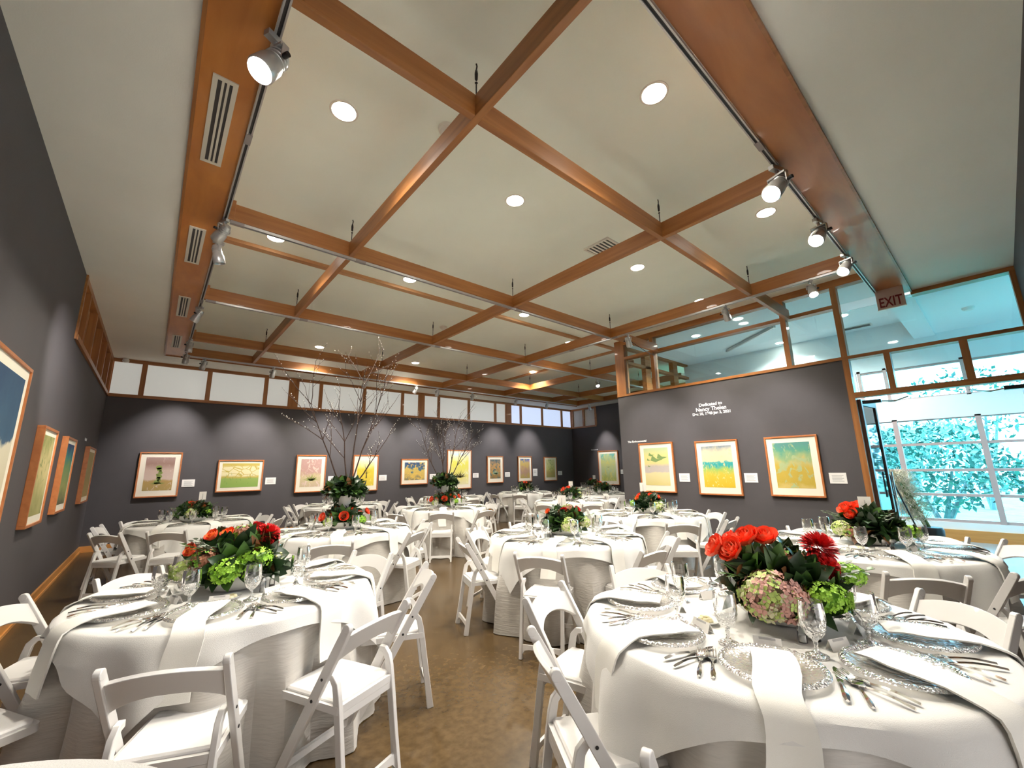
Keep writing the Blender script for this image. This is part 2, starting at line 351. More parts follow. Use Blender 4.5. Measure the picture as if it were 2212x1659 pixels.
# canopy outside
def leafball(mb, c, r, n, ls, rg):
    for _ in range(n):
        d = Vector((rg.gauss(0, 1), rg.gauss(0, 1), rg.gauss(0, 1))).normalized()*r*rg.uniform(.35, 1)**.6
        p = Vector(c)+Vector((d.x, d.y, d.z*.8)); a = Vector((rg.gauss(0, 1), rg.gauss(0, 1), rg.gauss(0, 1))).normalized(); b = a.cross(Vector((rg.gauss(0, 1), rg.gauss(0, 1), 1))).normalized()
        s_ = ls*rg.uniform(.6, 1.2)
        mb.add([p-a*s_, p+b*s_*.45, p+a*s_, p-b*s_*.45], [(0, 1, 2, 3)])
rg = random.Random(3)
for i, (x, y, h, r, n) in enumerate(((16.2, 1.35, 1.35, 1.55, 2200), (17.6, -.6, 1.0, .95, 700), (20.5, 2.7, 1.6, 1.5, 900), (19.0, -2.4, 2.2, 1.6, 900), (24, .6, 3.6, 2.0, 900))):
    t = empty('garden_tree', (x, y, -.35), label=['leafy tree with forked trunk filling the lobby window', 'low rounded bush at the lobby window edge', 'leafy tree standing farther off behind the first tree', 'tall tree beyond the lower bush outside', 'tallest tree farthest across the lawn'][i], cat='tree', group='trees outside the lobby window')
    mb = MB(); leafball(mb, (0, 0, h+.35), r, n, .10+.02*(i > 1), rg)
    mb.build('foliage', M_tree, t, smooth=False)
    k = MB()
    for dx, dy in ((.35, .3), (-.4, -.25), (.05, -.45)):
        k.tube([(0, 0, 0), (dx*.5, dy*.5, h*.35), (dx*1.6, dy*1.6, h+.2)], [.09, .06, .03], 6)
    k.build('trunk', M_trunk, t)
bt = empty('neighbouring_building', (30, 7, -.35), label='pale building with tall windows seen across the lawn', cat='building')
MB().box(0, 6, -6, 6, 0, 3.4).build('wall', mat('pale_render', (.75, .80, .82), .9), bt, smooth=False)
for y in (-4, -1.5, 1, 3.5): MB().box(-.05, 0, y, y+1.2, .5, 2.6).build('window_pane', mat('blue_window', (.08, .35, .45), .2), bt, smooth=False)
MB().box(-.4, 6.4, -6.4, 6.4, 3.4, 3.6).build('roof', mat('roof_grey', (.3, .33, .36), .8), bt, smooth=False)
# glass entrance doors (open leaf and closed leaf)
def door_leaf(name, hy, ang, flip):
    o = empty(name, (XW+.10, hy, 0), ang, kind='structure'); w = .80*flip; s0, s1 = sorted((0, w))
    f = MB(); f.box(-.022, .022, s0, s0+.07, 0.01, 2.42); f.box(-.022, .022, s1-.07, s1, .01, 2.42); f.box(-.022, .022, s0+.07, s1-.07, .01, .22); f.box(-.022, .022, s0+.07, s1-.07, 2.33, 2.42)
    f.build('door_frame', mat('door_brown', (.10, .05, .035), .4), o, smooth=False)
    MB().box(-.004, .004, s0+.07, s1-.07, .22, 2.33).build('door_glass', M_pane, o, smooth=False)
    h = MB(); yy = w-(.035*flip)
    for sx in (-.06, .06): h.tube([(sx, yy, .9), (sx, yy, 1.3)], .012, 8)
    h.tube([(-.06, yy, .95), (.06, yy, .95)], .008, 6); h.tube([(-.06, yy, 1.25), (.06, yy, 1.25)], .008, 6)
    h.build('door_handle', M_metal, o); return o
door_leaf('door_1', 1.34, radians(86), -1)
door_leaf('door_2', YN+.06, radians(-84), 1)
for hy, s, wh in ((1.30, -1, 'open door leaf beside the dark wall'), (-.35, 1, 'door leaf in the corner')):
    t = empty('door_closer', (XW+.10, hy, 2.40), label='metal closer arm above the '+wh, cat='door closer')
    MB().box(-.03, .04, min(0, s*.22), max(0, s*.22), -.06, -.01).build('closer_body', M_dark, t, smooth=False)
    MB().bar([(0, s*.1, -.02), (.28, s*.34, -.03)], .02, .012, (0, 0, 1)).bar([(.28, s*.34, -.03), (.02, s*.52, -.01)], .02, .012, (0, 0, 1)).build('closer_arm', M_metal, t, smooth=False)
for x, y in ((10.09, 1.645), (8.9, 3.03), (9.0, 4.5), (11.0, 3.09), (10, -1.5), (10, -4)): add_light('lobby_downlight_and_fill', 'SPOT', (x, y, 3.9 if y < .5 else 4.28), 80 if y > .5 else 26, (1, .97, .92), spot_size=radians(140), spot_blend=.6, shadow_soft_size=.1)  # last two are unseen, added to brighten the lobby
# pampas bundle on an easel rod
t = empty('pampas_grass_bundle', (10.35, 1.32, 0), label='tall cream pampas grass bundle standing by the lobby window', cat='dried plant')
mb = MB(); rg = random.Random(5)
for i in range(2600):
    h = rg.uniform(.45, 1.28); a = rg.uniform(0, 2*pi); rr = .24*rg.uniform(.2, 1)
    p = Vector((rr*cos(a)+.02, rr*sin(a)-.24*(1.3-h)+.06, h)); d = Vector((cos(a)*.4, sin(a)*.4-.25, rg.uniform(-.6, 1))).normalized()*rg.uniform(.06, .12); s_ = Vector((-sin(a), cos(a), 0))*.006
    mb.add([p-s_, p+s_, p+d+s_*.3, p+d-s_*.3], [(0, 1, 2, 3)])
mb.build('plume', M_pampas, t, smooth=False)
k = MB()
for i in range(9): k.tube([(.03*cos(i), .03*sin(i)-.35, .02), (.05*cos(i), .05*sin(i), 1.1)], .008, 5)
k.build('stem', M_stem, t)
MB().lathe([(0, .0), (.13, .0), (.15, .3), (.13, .34), (.0, .34)], 20, T(0, -.3, 0)).build('vase', M_dark, t)
t = empty('display_easel', (9.86, 1.27, 0), label='thin black easel rod leaning before the pampas grass', cat='easel')
MB().tube([(-.02, .1, 1.22), (.02, -.2, .0)], .012, 6).build('rod', M_dark, t)
MB().tube([(-.02, .1, 1.22), (.3, .12, .0)], .012, 6).tube([(-.02, .1, 1.22), (.0, .22, 1.25)], .01, 6).build('leg', M_dark, t)
# lobby ceiling fittings
for i, (x, y) in enumerate(((10.09, 1.645), (8.6, 3.03), (9.0, 4.09), (11.2, 3.09))):
    t = empty('recessed_light', (x, y, 4.318), label='recessed lobby ceiling light seen through the upper glass, '+['beside the air vent', 'nearest the glazed wall', 'above the long ceiling bar', 'farthest toward the lobby wall'][i], cat='ceiling light', group='lobby ceiling lights')
    MB().lathe([(.085, 0), (.105, -.003), (.105, 0)], 24).build('trim_ring', M_plastic, t)
    MB().lathe([(0, -.002), (.085, -.002)], 24).build('lens', M_lamp, t)
t = empty('ceiling_vent', (11.2, 1.62, 4.318), label='dark slotted air vent in the lobby ceiling', cat='vent')
MB().box(-.1, .1, -.25, .25, -.012, 0).build('vent_frame', M_plastic, t, smooth=False)
mb = MB(); [mb.box(-.08+i*.04, -.06+i*.04, -.22, .22, -.016, -.012) for i in range(4)]; mb.build('vent_slot', M_slot, t, smooth=False)
t = empty('smoke_detector', (10.02, 0, 3.95), label='round smoke detector on the low lobby ceiling', cat='smoke detector')
MB().lathe([(0, -.05), (.05, -.05), (.075, -.03), (.08, 0)], 24).build('detector_body', M_plastic, t)
mb = MB(); mb.bar([(9.6, 2.7, 4.28), (10.75, 4.15, 4.28)], .05, .05, (0, 0, 1)); mb.build('ceiling_light_bar', M_silver, label='long grey linear bar fixed to the lobby ceiling', cat='ceiling light')
# ------------------------------------------------------------------ suspended beam grid
BX = [1.48, 3.99, 6.50, 8.94, 11.33]; BY = [2.07, 4.60, 7.08, 9.54]; BW = .028; B0, B1 = ZC, ZC+.18
onames = ['first', 'second', 'third', 'fourth', 'fifth']
for i, x in enumerate(BX):
    y0 = .825 if i < 3 else YW
    mb = MB(); mb.box(x-BW, x+BW, y0, 10.80, B0, B1)
    mb.build('ceiling_beam', M_woodY, smooth=False, bevel=.004, label='hanging wood beam running toward the far wall, %s from the left wall' % onames[i], cat='beam', group='beams running toward the far wall')
for j, y in enumerate(BY):
    x1 = XW-.012 if j < 2 else 12.72
    xs = [.235]+[b for b in BX if b < x1]+[x1]
    mb = MB()
    for a, b in zip(xs[:-1], xs[1:]):
        mb.box(a+(BW if a > .3 else 0), b-(BW if b < x1 else 0), y-BW, y+BW, B0, B1)
    mb.box(.235, .33, y-BW-.006, y+BW+.006, B0+.02, B1+.035)
    mb.build('ceiling_beam', M_woodX, smooth=False, bevel=.004, label='hanging wood beam crossing the room, %s from the near wall' % onames[j], cat='beam', group='beams crossing the room')
MB().box(.24, 8.6, 5.93, 6.03, ZH-.045, ZH).build('ceiling_board', M_ledge, smooth=False, label='pale knotty board fixed flat to the ceiling crossing the room', cat='board')
MB().box(8.68, 8.78, YW, 10.8, ZH-.045, ZH).build('ceiling_board', M_ledge, smooth=False, label='pale knotty board on the ceiling running toward the far wall', cat='board')
hang = MB(); hang.tube([(0, 0, 0), (0, 0, .14)], .005, 5); hang.lathe([(.0, .13), (.012, .14), (.0, .155)], 8); hang.lathe([(0, .155), (.011, .17), (.013, .22), (.009, .25), (0, .26)], 8); hang.tube([(0, 0, .25), (.006, 0, .29), (0, 0, ZH-B1)], .006, 5)
hme = hang.mesh('hanger_rod', M_dark)
for i, x in enumerate(BX):
    for j, y in enumerate(BY):
        if x > XW and y < YW: continue
        link('hanger_rod', hme, loc=(x+.0, y, B1), label='dark hook and turnbuckle hanger where %s long beam meets %s cross beam' % (onames[i], onames[j]), cat='hanger', group='hangers of the beam grid')
# recessed lights
rl = ['above the front left table', 'nearest the camera at the top', 'in the centre bay of the grid', 'beside the near wood soffit', 'next to the square ceiling vent', 'behind the second cross beam at the left', 'behind the second cross beam at the middle', 'behind the second cross beam at the right', 'close to the glazed right wall', 'in the far left bay above the prints', 'in the far middle bay above the prints', 'beside the pale ceiling board end', 'added for the lit patch on the far pale board']
rim_me = MB().lathe([(.092, 0), (.096, -.006), (.112, -.004), (.114, 0)], 28).mesh('trim_ring', M_plastic); len_me = MB().lathe([(0, -.016), (.05, -.013), (.080, -.008), (.092, -.003)], 28).mesh('lens', M_lamp)
for (x, y), s_ in zip(RECESS, rl):
    t = empty('recessed_light', (x, y, ZH), label='glowing round recessed downlight '+s_, cat='ceiling light', group='recessed downlights')
    link('trim_ring', rim_me, t); link('lens', len_me, t)
# square vent and smoke detectors
t = empty('ceiling_vent', (4.37, 3.1, ZH), label='square louvred air vent in the plaster ceiling', cat='vent')
mb = MB(); mb.box(-.2, .2, -.2, -.17, -.02, 0); mb.box(-.2, .2, .17, .2, -.02, 0); mb.box(-.2, -.17, -.17, .17, -.02, 0); mb.box(.17, .2, -.17, .17, -.02, 0); mb.build('vent_frame', M_plastic, t, smooth=False)
mb = MB(); [mb.box(-.17, .17, -.14+i*.055, -.115+i*.055, -.016, -.004) for i in range(6)]; mb.build('louvre', M_plastic, t, smooth=False)
MB().box(-.17, .17, -.17, .17, -.003, -.001).build('vent_slot', M_slot, t, smooth=False)
for x, y, s_ in ((1.63, 2.72, 'close to the first beam crossing'), (4.31, 7.21, 'behind the third cross beam')):
    t = empty('smoke_detector', (x, y, ZH), label='round white smoke detector on the ceiling '+s_, cat='smoke detector', group='gallery smoke detectors')
    MB().lathe([(0, -.055), (.05, -.055), (.062, -.03), (.075, -.028), (.08, 0)], 24).build('detector_body', M_plastic, t)
t = empty('motion_sensor', (-.70, YB-.06, 3.86), label='white corner sensor above the first frosted pane', cat='sensor')
MB().lathe([(0, -.05), (.045, -.04), (.06, 0), (.045, .04), (0, .045)], 16).build('sensor_body', M_plastic, t); MB().box(-.03, .03, 0, .05, -.02, .05).build('bracket', M_plastic, t, smooth=False)
# soffit grilles
for i, (a, b) in enumerate(((2.80, 3.75), (4.92, 5.85), (7.10, 8.06), (9.25, 10.20))):
    t = empty('air_grille', (.068, (a+b)/2, ZC-.012), label='cream linear air grille in the left wood soffit, %s from the camera' % onames[i], cat='air grille', group='linear grilles in the left soffit')
    h = (b-a)/2; mb = MB(); mb.box(-.068, -.040, -h, h, -.008, 0); mb.box(.040, .068, -h, h, -.008, 0)
    for k in range(2): mb.box(-.017+k*.027-.005+.004, -.003+k*.027-.005+.004, -h+.03, h-.03, -.007, 0)
    mb.box(-.04, .04, -h, -h+.03, -.008, 0); mb.box(-.04, .04, h-.03, h, -.008, 0); mb.build('grille_frame', M_grille, t, smooth=False)
    MB().box(-.04, .04, -h+.03, h-.03, -.003, -.0015).build('slot', M_slot, t, smooth=False)
# ------------------------------------------------------------------ light tracks and spotlights
def track(a, b, label, joints=()):
    a = Vector(a); b = Vector(b); d = (b-a).normalized(); L_ = (b-a).length; rz = atan2(d.y, d.x)
    t = empty('light_track', a, rz, label=label, cat='light track', group='ceiling light tracks')
    mb = MB(); mb.box(0, L_, -.019, .019, -.012, .0); mb.box(0, L_, -.019, -.009, -.028, -.012); mb.box(0, L_, .009, .019, -.028, -.012)
    mb.build('rail', M_track, t, smooth=False)
    MB().box(0, L_, -.009, .009, -.016, -.0125).build('slot', M_slot, t, smooth=False)
    for j in joints: MB().box(j-.06, j+.06, -.021, .021, -.030, .002).build('connector', mat('connector_grey', (.30, .27, .26), .5), t, smooth=False)
ZT = ZC-.012
track((.255, .80, ZT), (.255, 10.74, ZT), 'long light track along the left wood soffit', (2.45, 3.8, 6.3, 8.5))
track((.3, .845, ZT), (XW-.05, .845, ZT), 'long light track along the near wood soffit', (3.0,))
track((.3, 4.60, ZC), (6.45, 4.60, ZC), 'light track under the second cross beam', (.06, 1.30, 3.80))
track((.3, 7.08, ZC), (12.6, 7.08, ZC), 'light track under the third cross beam', (.06, 1.30, 3.80, 6.3))
track((6.50, .9, ZC), (6.50, 6.95, ZC), 'light track under the third long beam', (3.6, 4.7))
track((.3, 10.775, ZT), (12.6, 10.775, ZT), 'light track along the far soffit below the clerestory', (5.0,))
track((12.70, YW+.1, ZT), (12.70, 10.7, ZT), 'short light track along the far right soffit')
def lamp_parts(lit, big=1.0):
    # head built along -z (beam direction), pivot at the origin
    h = MB(); r = .052*big
    h.lathe([(0, .075), (.030, .072), (.040, .05), (.044, .0), (.046, -.03), (r, -.04), (r+.004, -.115), (r-.002, -.125), (r-.008, -.112), (r-.008, -.10)], 20)
    for z in (-.012, .012, .034): h.lathe([(.043, z-.004), (.047, z), (.043, z+.004)], 20)
    l = MB().lathe([(0, -.108), (r-.008, -.108)], 20)
    return h.mesh('lamp_head', M_silver), l.mesh('lens', M_lampc if lit else M_lampo)
LP = {True: lamp_parts(True), False: lamp_parts(False)}
def adapt(): 
    a = MB(); a.box(-.05, .05, -.016, .016, -.028, 0); a.tube([(0, 0, -.02), (0, 0, -.06)], .012, 8); a.box(-.02, .02, -.055, .055, -.07, -.058)
    a.box(-.012, .012, -.058, -.052, -.125, -.058); a.box(-.012, .012, .052, .058, -.125, -.058); return a.mesh('bracket', M_silver, False)
AD = adapt(); KN = MB().lathe([(0, .056), (.012, .056), (.012, .085), (0, .085)], 10, Rx(-pi/2)).mesh('knob', M_dark)
def spot(loc, aim, label, lit=True, power=None, size=58, s=1.0, real=True, color=COOL):
    loc = Vector(loc); aim = Vector(aim); piv = loc+Vector((0, 0, -.12*s)); d = (aim-piv).normalized()
    az = atan2(d.y, d.x)
    t = empty('track_spotlight', loc, az, label=label, cat='spotlight', group='track spotlights'); t.scale = (s, s, s)
    link('bracket', AD, t); link('knob', KN, t, (0, 0, -.12))
    tilt = atan2(hypot(d.x, d.y), -d.z)      # head rotates about local y
    for nm, me in zip(('lamp_head', 'lens'), LP[lit]):
        o = link(nm, me, t, (0, 0, -.12)); o.rotation_euler = (0, -tilt, 0)
    if lit and real:
        add_light('spot_beam', 'SPOT', piv+d*.14*s, power or P_SPOT, color, aim=piv+d*3, spot_size=radians(size), spot_blend=.95, shadow_soft_size=.04)
# left track -> left wall
spot((.255, 2.30, ZT-.028), (XL, 1.7, 1.2), 'largest lit spotlight on the left track nearest the camera', s=1.28, power=60)
spot((.255, 4.55, ZT-.028), (XL, 7.2, 2.1), 'lit spotlight on the left track where the second cross beam meets', power=130, size=44)
spot((.255, 5.05, ZT-.028), (1.2, 5.3, .5), 'unlit silver spotlight hanging just behind the lit one on the left track', lit=False)
spot((.255, 7.35, ZT-.028), (XL, 8.3, 1.4), 'silver spotlight on the left track beside the third grille', lit=False)
spot((.255, 9.30, ZT-.028), (.1, 9.6, .5), 'silver cylinder spotlight on the left track near its far end', lit=False)
spot((.255, 10.35, ZT-.028), (.2, 10.6, .5), 'last silver spotlight of the left track in the far corner', lit=False)
# back track -> back wall
bk = [(.58, .10, 'lit', 'below the second frosted pane'), (1.89, 1.65, 'lit', 'below the third frosted pane'), (4.08, 3.2, 'lit', 'beside the tall bare branches'), (5.57, 4.65, 'lit', 'under the wide wooden clerestory post'), (6.28, 6.2, 'lit', 'just past the wide wooden clerestory post'), (7.56, 7.8, 'lit', 'over the large yellow print'), (9.42, 9.3, 'lit', 'over the narrow prints'), (10.94, 11.0, 'lit', 'nearest the far corner of the track')]
for x, ax, l, s_ in bk: spot((x, 10.775, ZT-.028), (ax, YB, 1.75), 'track spotlight aimed at the far wall '+s_, power=84, size=62)
spot((12.70, 10.2, ZT-.028), (XR, 10.1, 1.7), 'spotlight on the far right track beside the corner clerestory', power=80, size=52)
spot((9.21, 7.08, ZC-.028), (8.0, 5.6, 1.2), 'bright round spotlight under the third cross beam beyond the wall end', power=70)
# near soffit track
for i, (x, y) in enumerate(((3.66, 3.6), (4.84, 3.3), (5.95, 3.6))):
    spot((x-.0, .845, ZT-.028), (x-2.6, y-1.9, .9), ['largest dazzling spotlight on the near soffit track', 'second dazzling spotlight on the near soffit track', 'third spotlight on the near soffit track toward the exit sign'][i], power=55, s=[1.35, 1.25, 1.15][i])
# track under third long beam -> right wall
spot((6.50, 1.33, ZC-.028), (5.2, .7, 1.2), 'lit spotlight under the third long beam before the small upper pane', power=60)
spot((6.50, 2.45, ZC-.028), (XW, 2.6, 1.6), 'silver spotlight pointing down under the third long beam', lit=False)
spot((6.50, 4.22, ZC-.028), (XW, 4.8, 1.5), 'silver spotlight with a looped cable beside the wooden end post', lit=False)
for ay in (2.35, 3.6, 4.8): add_light('wall_wash', 'SPOT', (6.50, ay, ZC-.12), 58, COOL, aim=(XW, ay, 1.7), spot_size=radians(56), spot_blend=.8, shadow_soft_size=.04)
mb = MB(); mb.tube([(6.53, 4.25, 3.80), (6.95, 4.15, 3.62), (7.5, 4.3, 3.66), (8.14, 4.7, 3.93)], .006, 5)
mb.build('loose_cable', M_dark, label='thin dark cable looping from the spotlight to the glazed wall', cat='cable')
# ------------------------------------------------------------------ text
def text_mesh(txt, size, mat_, th=.002, bold=.0):
    cu = bpy.data.curves.new('lettering', 'FONT'); cu.body = txt; cu.size = size; cu.align_x = 'CENTER'; cu.align_y = 'CENTER'; cu.extrude = th; cu.offset = bold
    o = bpy.data.objects.new('lettering', cu); COL.objects.link(o); bpy.context.view_layer.update()
    me = bpy.data.meshes.new_from_object(o.evaluated_get(bpy.context.evaluated_depsgraph_get())); bpy.data.objects.remove(o)
    me.materials.clear(); me.materials.append(mat_); me.name = 'lettering'; return me
def put_text(txt, size, m, loc, rot, parent=None, bold=0, **kw):
    o = link(kw.pop('name', 'lettering'), text_mesh(txt, size, m, bold=bold), parent, loc, **kw); o.rotation_euler = rot; return o
RW = (pi/2, 0, -pi/2)   # faces -x
t = empty('wall_lettering', (XW-.003, 3.58, 2.54), label='white dedication lettering in three lines on the dark wall', cat='wall text')
for k, (s_, z, h) in enumerate((('Dedicated to', .085, .085), ('Nancy Thelen', -.005, .105), ('Dec 20, 1948-Jan 3, 2021', -.09, .073))): put_text(s_, h, M_ink, (0, 0, z), RW, t, bold=.002)
t = empty('wall_lettering', (XW-.003, 5.28, 2.00), label='small white heading on the dark wall above the bird print', cat='wall text')
put_text('The Environmental', .062, M_ink, (0, 0, 0), RW, t, bold=.0015)
t = empty('wall_lettering', (XR-.003, 10.75, 2.15), label='small white heading on the far right wall above the dragonfly print', cat='wall text')
put_text('Environmental', .06, M_ink, (0, 0, 0), RW, t, bold=.001)
t = empty('wall_lettering', (XL+.003, 9.9, 2.05), label='tiny white heading on the left wall before the last print', cat='wall text')
put_text('Botanical', .06, M_ink, (0, 0, 0), (pi/2, 0, pi/2), t, bold=.001)
# exit sign
t = empty('exit_sign', (XW-.42, .70, 3.78), label='pale exit sign with dark red letters hanging at the soffit end', cat='exit sign')
MB().box(0, .05, -.15, .15, -.17, .12).build('sign_box', mat('exit_face', (.55, .42, .36), .5), t, smooth=False)
MB().box(.0, .05, -.155, .155, -.18, -.17).build('light_strip', mat('exit_strip', (.9, .88, .82), .4), t, smooth=False)
MB().tube([(.025, -.12, .12), (.025, -.12, .14)], .01, 6).tube([(.025, .12, .12), (.025, .12, .14)], .01, 6).build('bracket', M_metal, t)
o = put_text('EXIT', .20, mat('exit_red', (.19, .012, .014), .5), (-.003, .0, -.085), RW, t, bold=.003); o.scale = (.62, 1, 1)
# ------------------------------------------------------------------ framed prints
def art(name, stops, scale=3, dist=.35, over=None, osc=6, othr=.55, detail=6, seed=0., vor=None):
    m, N, L, b = new_mat(name); S(b, 'Roughness', .7)
    tc = N.new('ShaderNodeTexCoord'); mp = N.new('ShaderNodeMapping'); mp.inputs['Location'].default_value = (seed, seed*.7, seed*1.3); L.new(tc.outputs['Generated'], mp.inputs[0])
    sx = N.new('ShaderNodeSeparateXYZ'); L.new(tc.outputs['Generated'], sx.inputs[0])
    nz = N.new('ShaderNodeTexNoise'); nz.inputs['Scale'].default_value = scale; nz.inputs['Detail'].default_value = detail; L.new(mp.outputs[0], nz.inputs[0])
    ma = N.new('ShaderNodeMath'); ma.operation = 'SUBTRACT'; L.new(nz.outputs[0], ma.inputs[0]); ma.inputs[1].default_value = .5
    mb_ = N.new('ShaderNodeMath'); mb_.operation = 'MULTIPLY_ADD'; L.new(ma.outputs[0], mb_.inputs[0]); mb_.inputs[1].default_value = dist*2; L.new(sx.outputs[2], mb_.inputs[2])
    rp = N.new('ShaderNodeValToRGB'); cr = rp.color_ramp
    while len(cr.elements) < len(stops): cr.elements.new(.5)
    for e, (p, c_) in zip(cr.elements, stops): e.position = p; e.color = (*c_, 1)
    L.new(mb_.outputs[0], rp.inputs[0]); last = rp.outputs[0]
    if over:
        n2 = N.new('ShaderNodeTexNoise'); n2.inputs['Scale'].default_value = osc; n2.inputs['Detail'].default_value = 8; n2.inputs['Distortion'].default_value = 1.2; L.new(mp.outputs[0], n2.inputs[0])
        mr = N.new('ShaderNodeMapRange'); mr.inputs[1].default_value = othr; mr.inputs[2].default_value = othr+.08; L.new(n2.outputs[0], mr.inputs[0])
        mx = N.new('ShaderNodeMix'); mx.data_type = 'RGBA'; L.new(mr.outputs[0], mx.inputs[0]); L.new(last, mx.inputs[6]); mx.inputs[7].default_value = (*over, 1); last = mx.outputs[2]
    if 'cells' in (vor or ()):
        v = N.new('ShaderNodeTexVoronoi'); v.feature = 'DISTANCE_TO_EDGE'; v.inputs['Scale'].default_value = 5; L.new(mp.outputs[0], v.inputs[0])
        mr = N.new('ShaderNodeMapRange'); mr.inputs[1].default_value = .02; mr.inputs[2].default_value = .06; L.new(v.outputs[0], mr.inputs[0])
        gr = N.new('ShaderNodeMapRange'); gr.inputs[1].default_value = .42; gr.inputs[2].default_value = .5; L.new(mb_.outputs[0], gr.inputs[0])
        g2 = N.new('ShaderNodeMapRange'); g2.inputs[1].default_value = .92; g2.inputs[2].default_value = .85; L.new(mb_.outputs[0], g2.inputs[0])
        mu = N.new('ShaderNodeMath'); mu.operation = 'MULTIPLY'; L.new(mr.outputs[0], mu.inputs[0]); L.new(gr.outputs[0], mu.inputs[1])
        mu2 = N.new('ShaderNodeMath'); mu2.operation = 'MULTIPLY'; L.new(mu.outputs[0], mu2.inputs[0]); L.new(g2.outputs[0], mu2.inputs[1])
        mx = N.new('ShaderNodeMix'); mx.data_type = 'RGBA'; L.new(mu2.outputs[0], mx.inputs[0]); L.new(last, mx.inputs[6]); mx.inputs[7].default_value = (.80, .72, .42, 1); last = mx.outputs[2]
    L.new(last, b.inputs['Base Color']); return m
def shapes(kind, w, h, rg):
    # painted motifs as thin flat figures, local coords x across, y up, centred
    out = []
    if kind == 'plant':
        for i in range(15):
            a = radians(-75+150*i/14+rg.uniform(-5, 5)); L_ = h*rg.uniform(.2, .32); c0 = Vector((.04*w, -.28*h)); d = Vector((sin(a), cos(a)*.8)); n = Vector((-d.y, d.x))*.008
            out.append([c0-n, c0+d*L_*.5-n*1.6, c0+d*L_, c0+d*L_*.5+n*1.6, c0+n])
    if kind == 'tree':
        c0 = Vector((.05*w, -.22*h)); out.append([c0+Vector((-.02, 0)), c0+Vector((.02, 0)), c0+Vector((.006, .3*h)), c0+Vector((-.004, .3*h))])
        for i in range(9):
            a = radians(-65+130*i/8); d = Vector((sin(a), cos(a))); n = Vector((-d.y, d.x))*.003; c1 = c0+Vector((0, .16*h)); out.append([c1-n, c1+d*.26*h, c1+n])
    if kind == 'birds':
        for bx_, by_, s_ in ((-.18, .30, .07), (-.30, .17, .05), (-.30, 0, .035), (.02, .16, .14), (.25, .22, .12)):
            c0 = Vector((bx_*w, by_*h)); out.append([c0+Vector((-s_, .0)), c0+Vector((-s_*.2, -.25*s_)), c0+Vector((s_, .15*s_)), c0+Vector((0, .25*s_)), c0+Vector((-s_*.7, .8*s_))])
    if kind == 'stalk':
        for i in range(9):
            x = rg.uniform(-.06, .06)*w; y = -.25*h+i*.055*h; r = rg.uniform(.025, .05); out.append([Vector((x+r*cos(a)*1.1, y+r*sin(a))) for a in [k*pi/4 for k in range(8)]])
        for i in range(8):
            a = radians(-80+160*i/7); d = Vector((sin(a), -abs(cos(a))*.3)); n = Vector((0, .012)); c0 = Vector((0, -.27*h)); out.append([c0-n, c0+d*.3*w, c0+n])
    if kind == 'reeds':
        for i in range(26):
            x = rg.uniform(-.42, .42)*w; y = rg.uniform(-.38, .02)*h; L_ = rg.uniform(.06, .14)*h; out.append([Vector((x-.003, y)), Vector((x+.003, y)), Vector((x+rg.uniform(-.02, .02), y+L_))])
    if kind == 'cross':
        for a in (.5, -.5, 2.6, -2.6, 1.57): d = Vector((cos(a), sin(a)*.6)); n = Vector((-d.y, d.x))*.004; out.append([-n, d*.14, n])
    return out
def picture(c, w, h, face, amat, label, border=.09, depth=.045, sh=None, shm=None, seed=1, botx=1.25):
    # face: rotation about z so that the local -y side faces the room
    t = empty('framed_print', c, face, label=label, cat='picture', group='framed prints')
    f = MB(); fw_ = .028; W2, H2 = w/2, h/2
    f.box(-W2, W2, -depth, 0, -H2, -H2+fw_); f.box(-W2, W2, -depth, 0, H2-fw_, H2); f.box(-W2, -W2+fw_, -depth, 0, -H2+fw_, H2-fw_); f.box(W2-fw_, W2, -depth, 0, -H2+fw_, H2-fw_)
    f.build('frame', M_frame, t, smooth=False, bevel=.003)
    MB().box(-W2+fw_, W2-fw_, -depth+.014, -.004, -H2+fw_, H2-fw_).build('mat_board', M_matb, t, smooth=False)
    b0 = border*botx; x0, x1, z0, z1 = -W2+fw_+border, W2-fw_-border, -H2+fw_+b0, H2-fw_-border*.9
    a = MB().box(x0, x1, -depth+.0125, -depth+.0135, z0, z1).build('print', amat, t, smooth=False)
    if sh:
        mb = MB(); rg_ = random.Random(seed); pw, ph = x1-x0, z1-z0
        for P in shapes(sh, pw, ph, rg_): mb.poly([(p.x, p.y) for p in P], .0008, T((x0+x1)/2, -depth+.0125, (z0+z1)/2) @ Rx(pi/2))
        mb.build('painted_figure', shm, a, smooth=False)
M_matb = mat('cream_mat_board', (.85, .80, .66), .85)
Q = lambda n, c_: mat('paint_'+n, c_, .75)
FB = 0.0; FR = -pi/2; FL = pi/2
# back wall (faces -y)
yb = YB
A = lambda x0, x1, z0, z1: ((x0+x1)/2, yb, (z0+z1)/2)
A1 = art('art_stalk', [(0, (.42, .30, .10)), (.28, (.45, .30, .10)), (.34, (.62, .48, .40)), (.6, (.55, .40, .33)), (.8, (.33, .20, .16)), (1, (.38, .25, .22))], 4, .06, (.66, .52, .44), 9, .62)
picture(A(-.23, .48, .99, 1.93), .72, .95, FB, A1, 'framed print of a green stalk before a mauve sky', sh='stalk', shm=Q('olive', (.25, .32, .08)))
A2 = art('art_cloud', [(0, (.25, .40, .08)), (.35, (.30, .42, .10)), (.42, (.55, .42, .08)), (1, (.58, .45, .10))], 4, .06, vor=('cells',), seed=.3)
picture(A(1.16, 2.08, 1.03, 1.775), .93, .74, FB, A2, 'wide framed print of pale rounded blossoms on ochre and green', sh='reeds', shm=Q('moss', (.12, .25, .06)), border=.06)
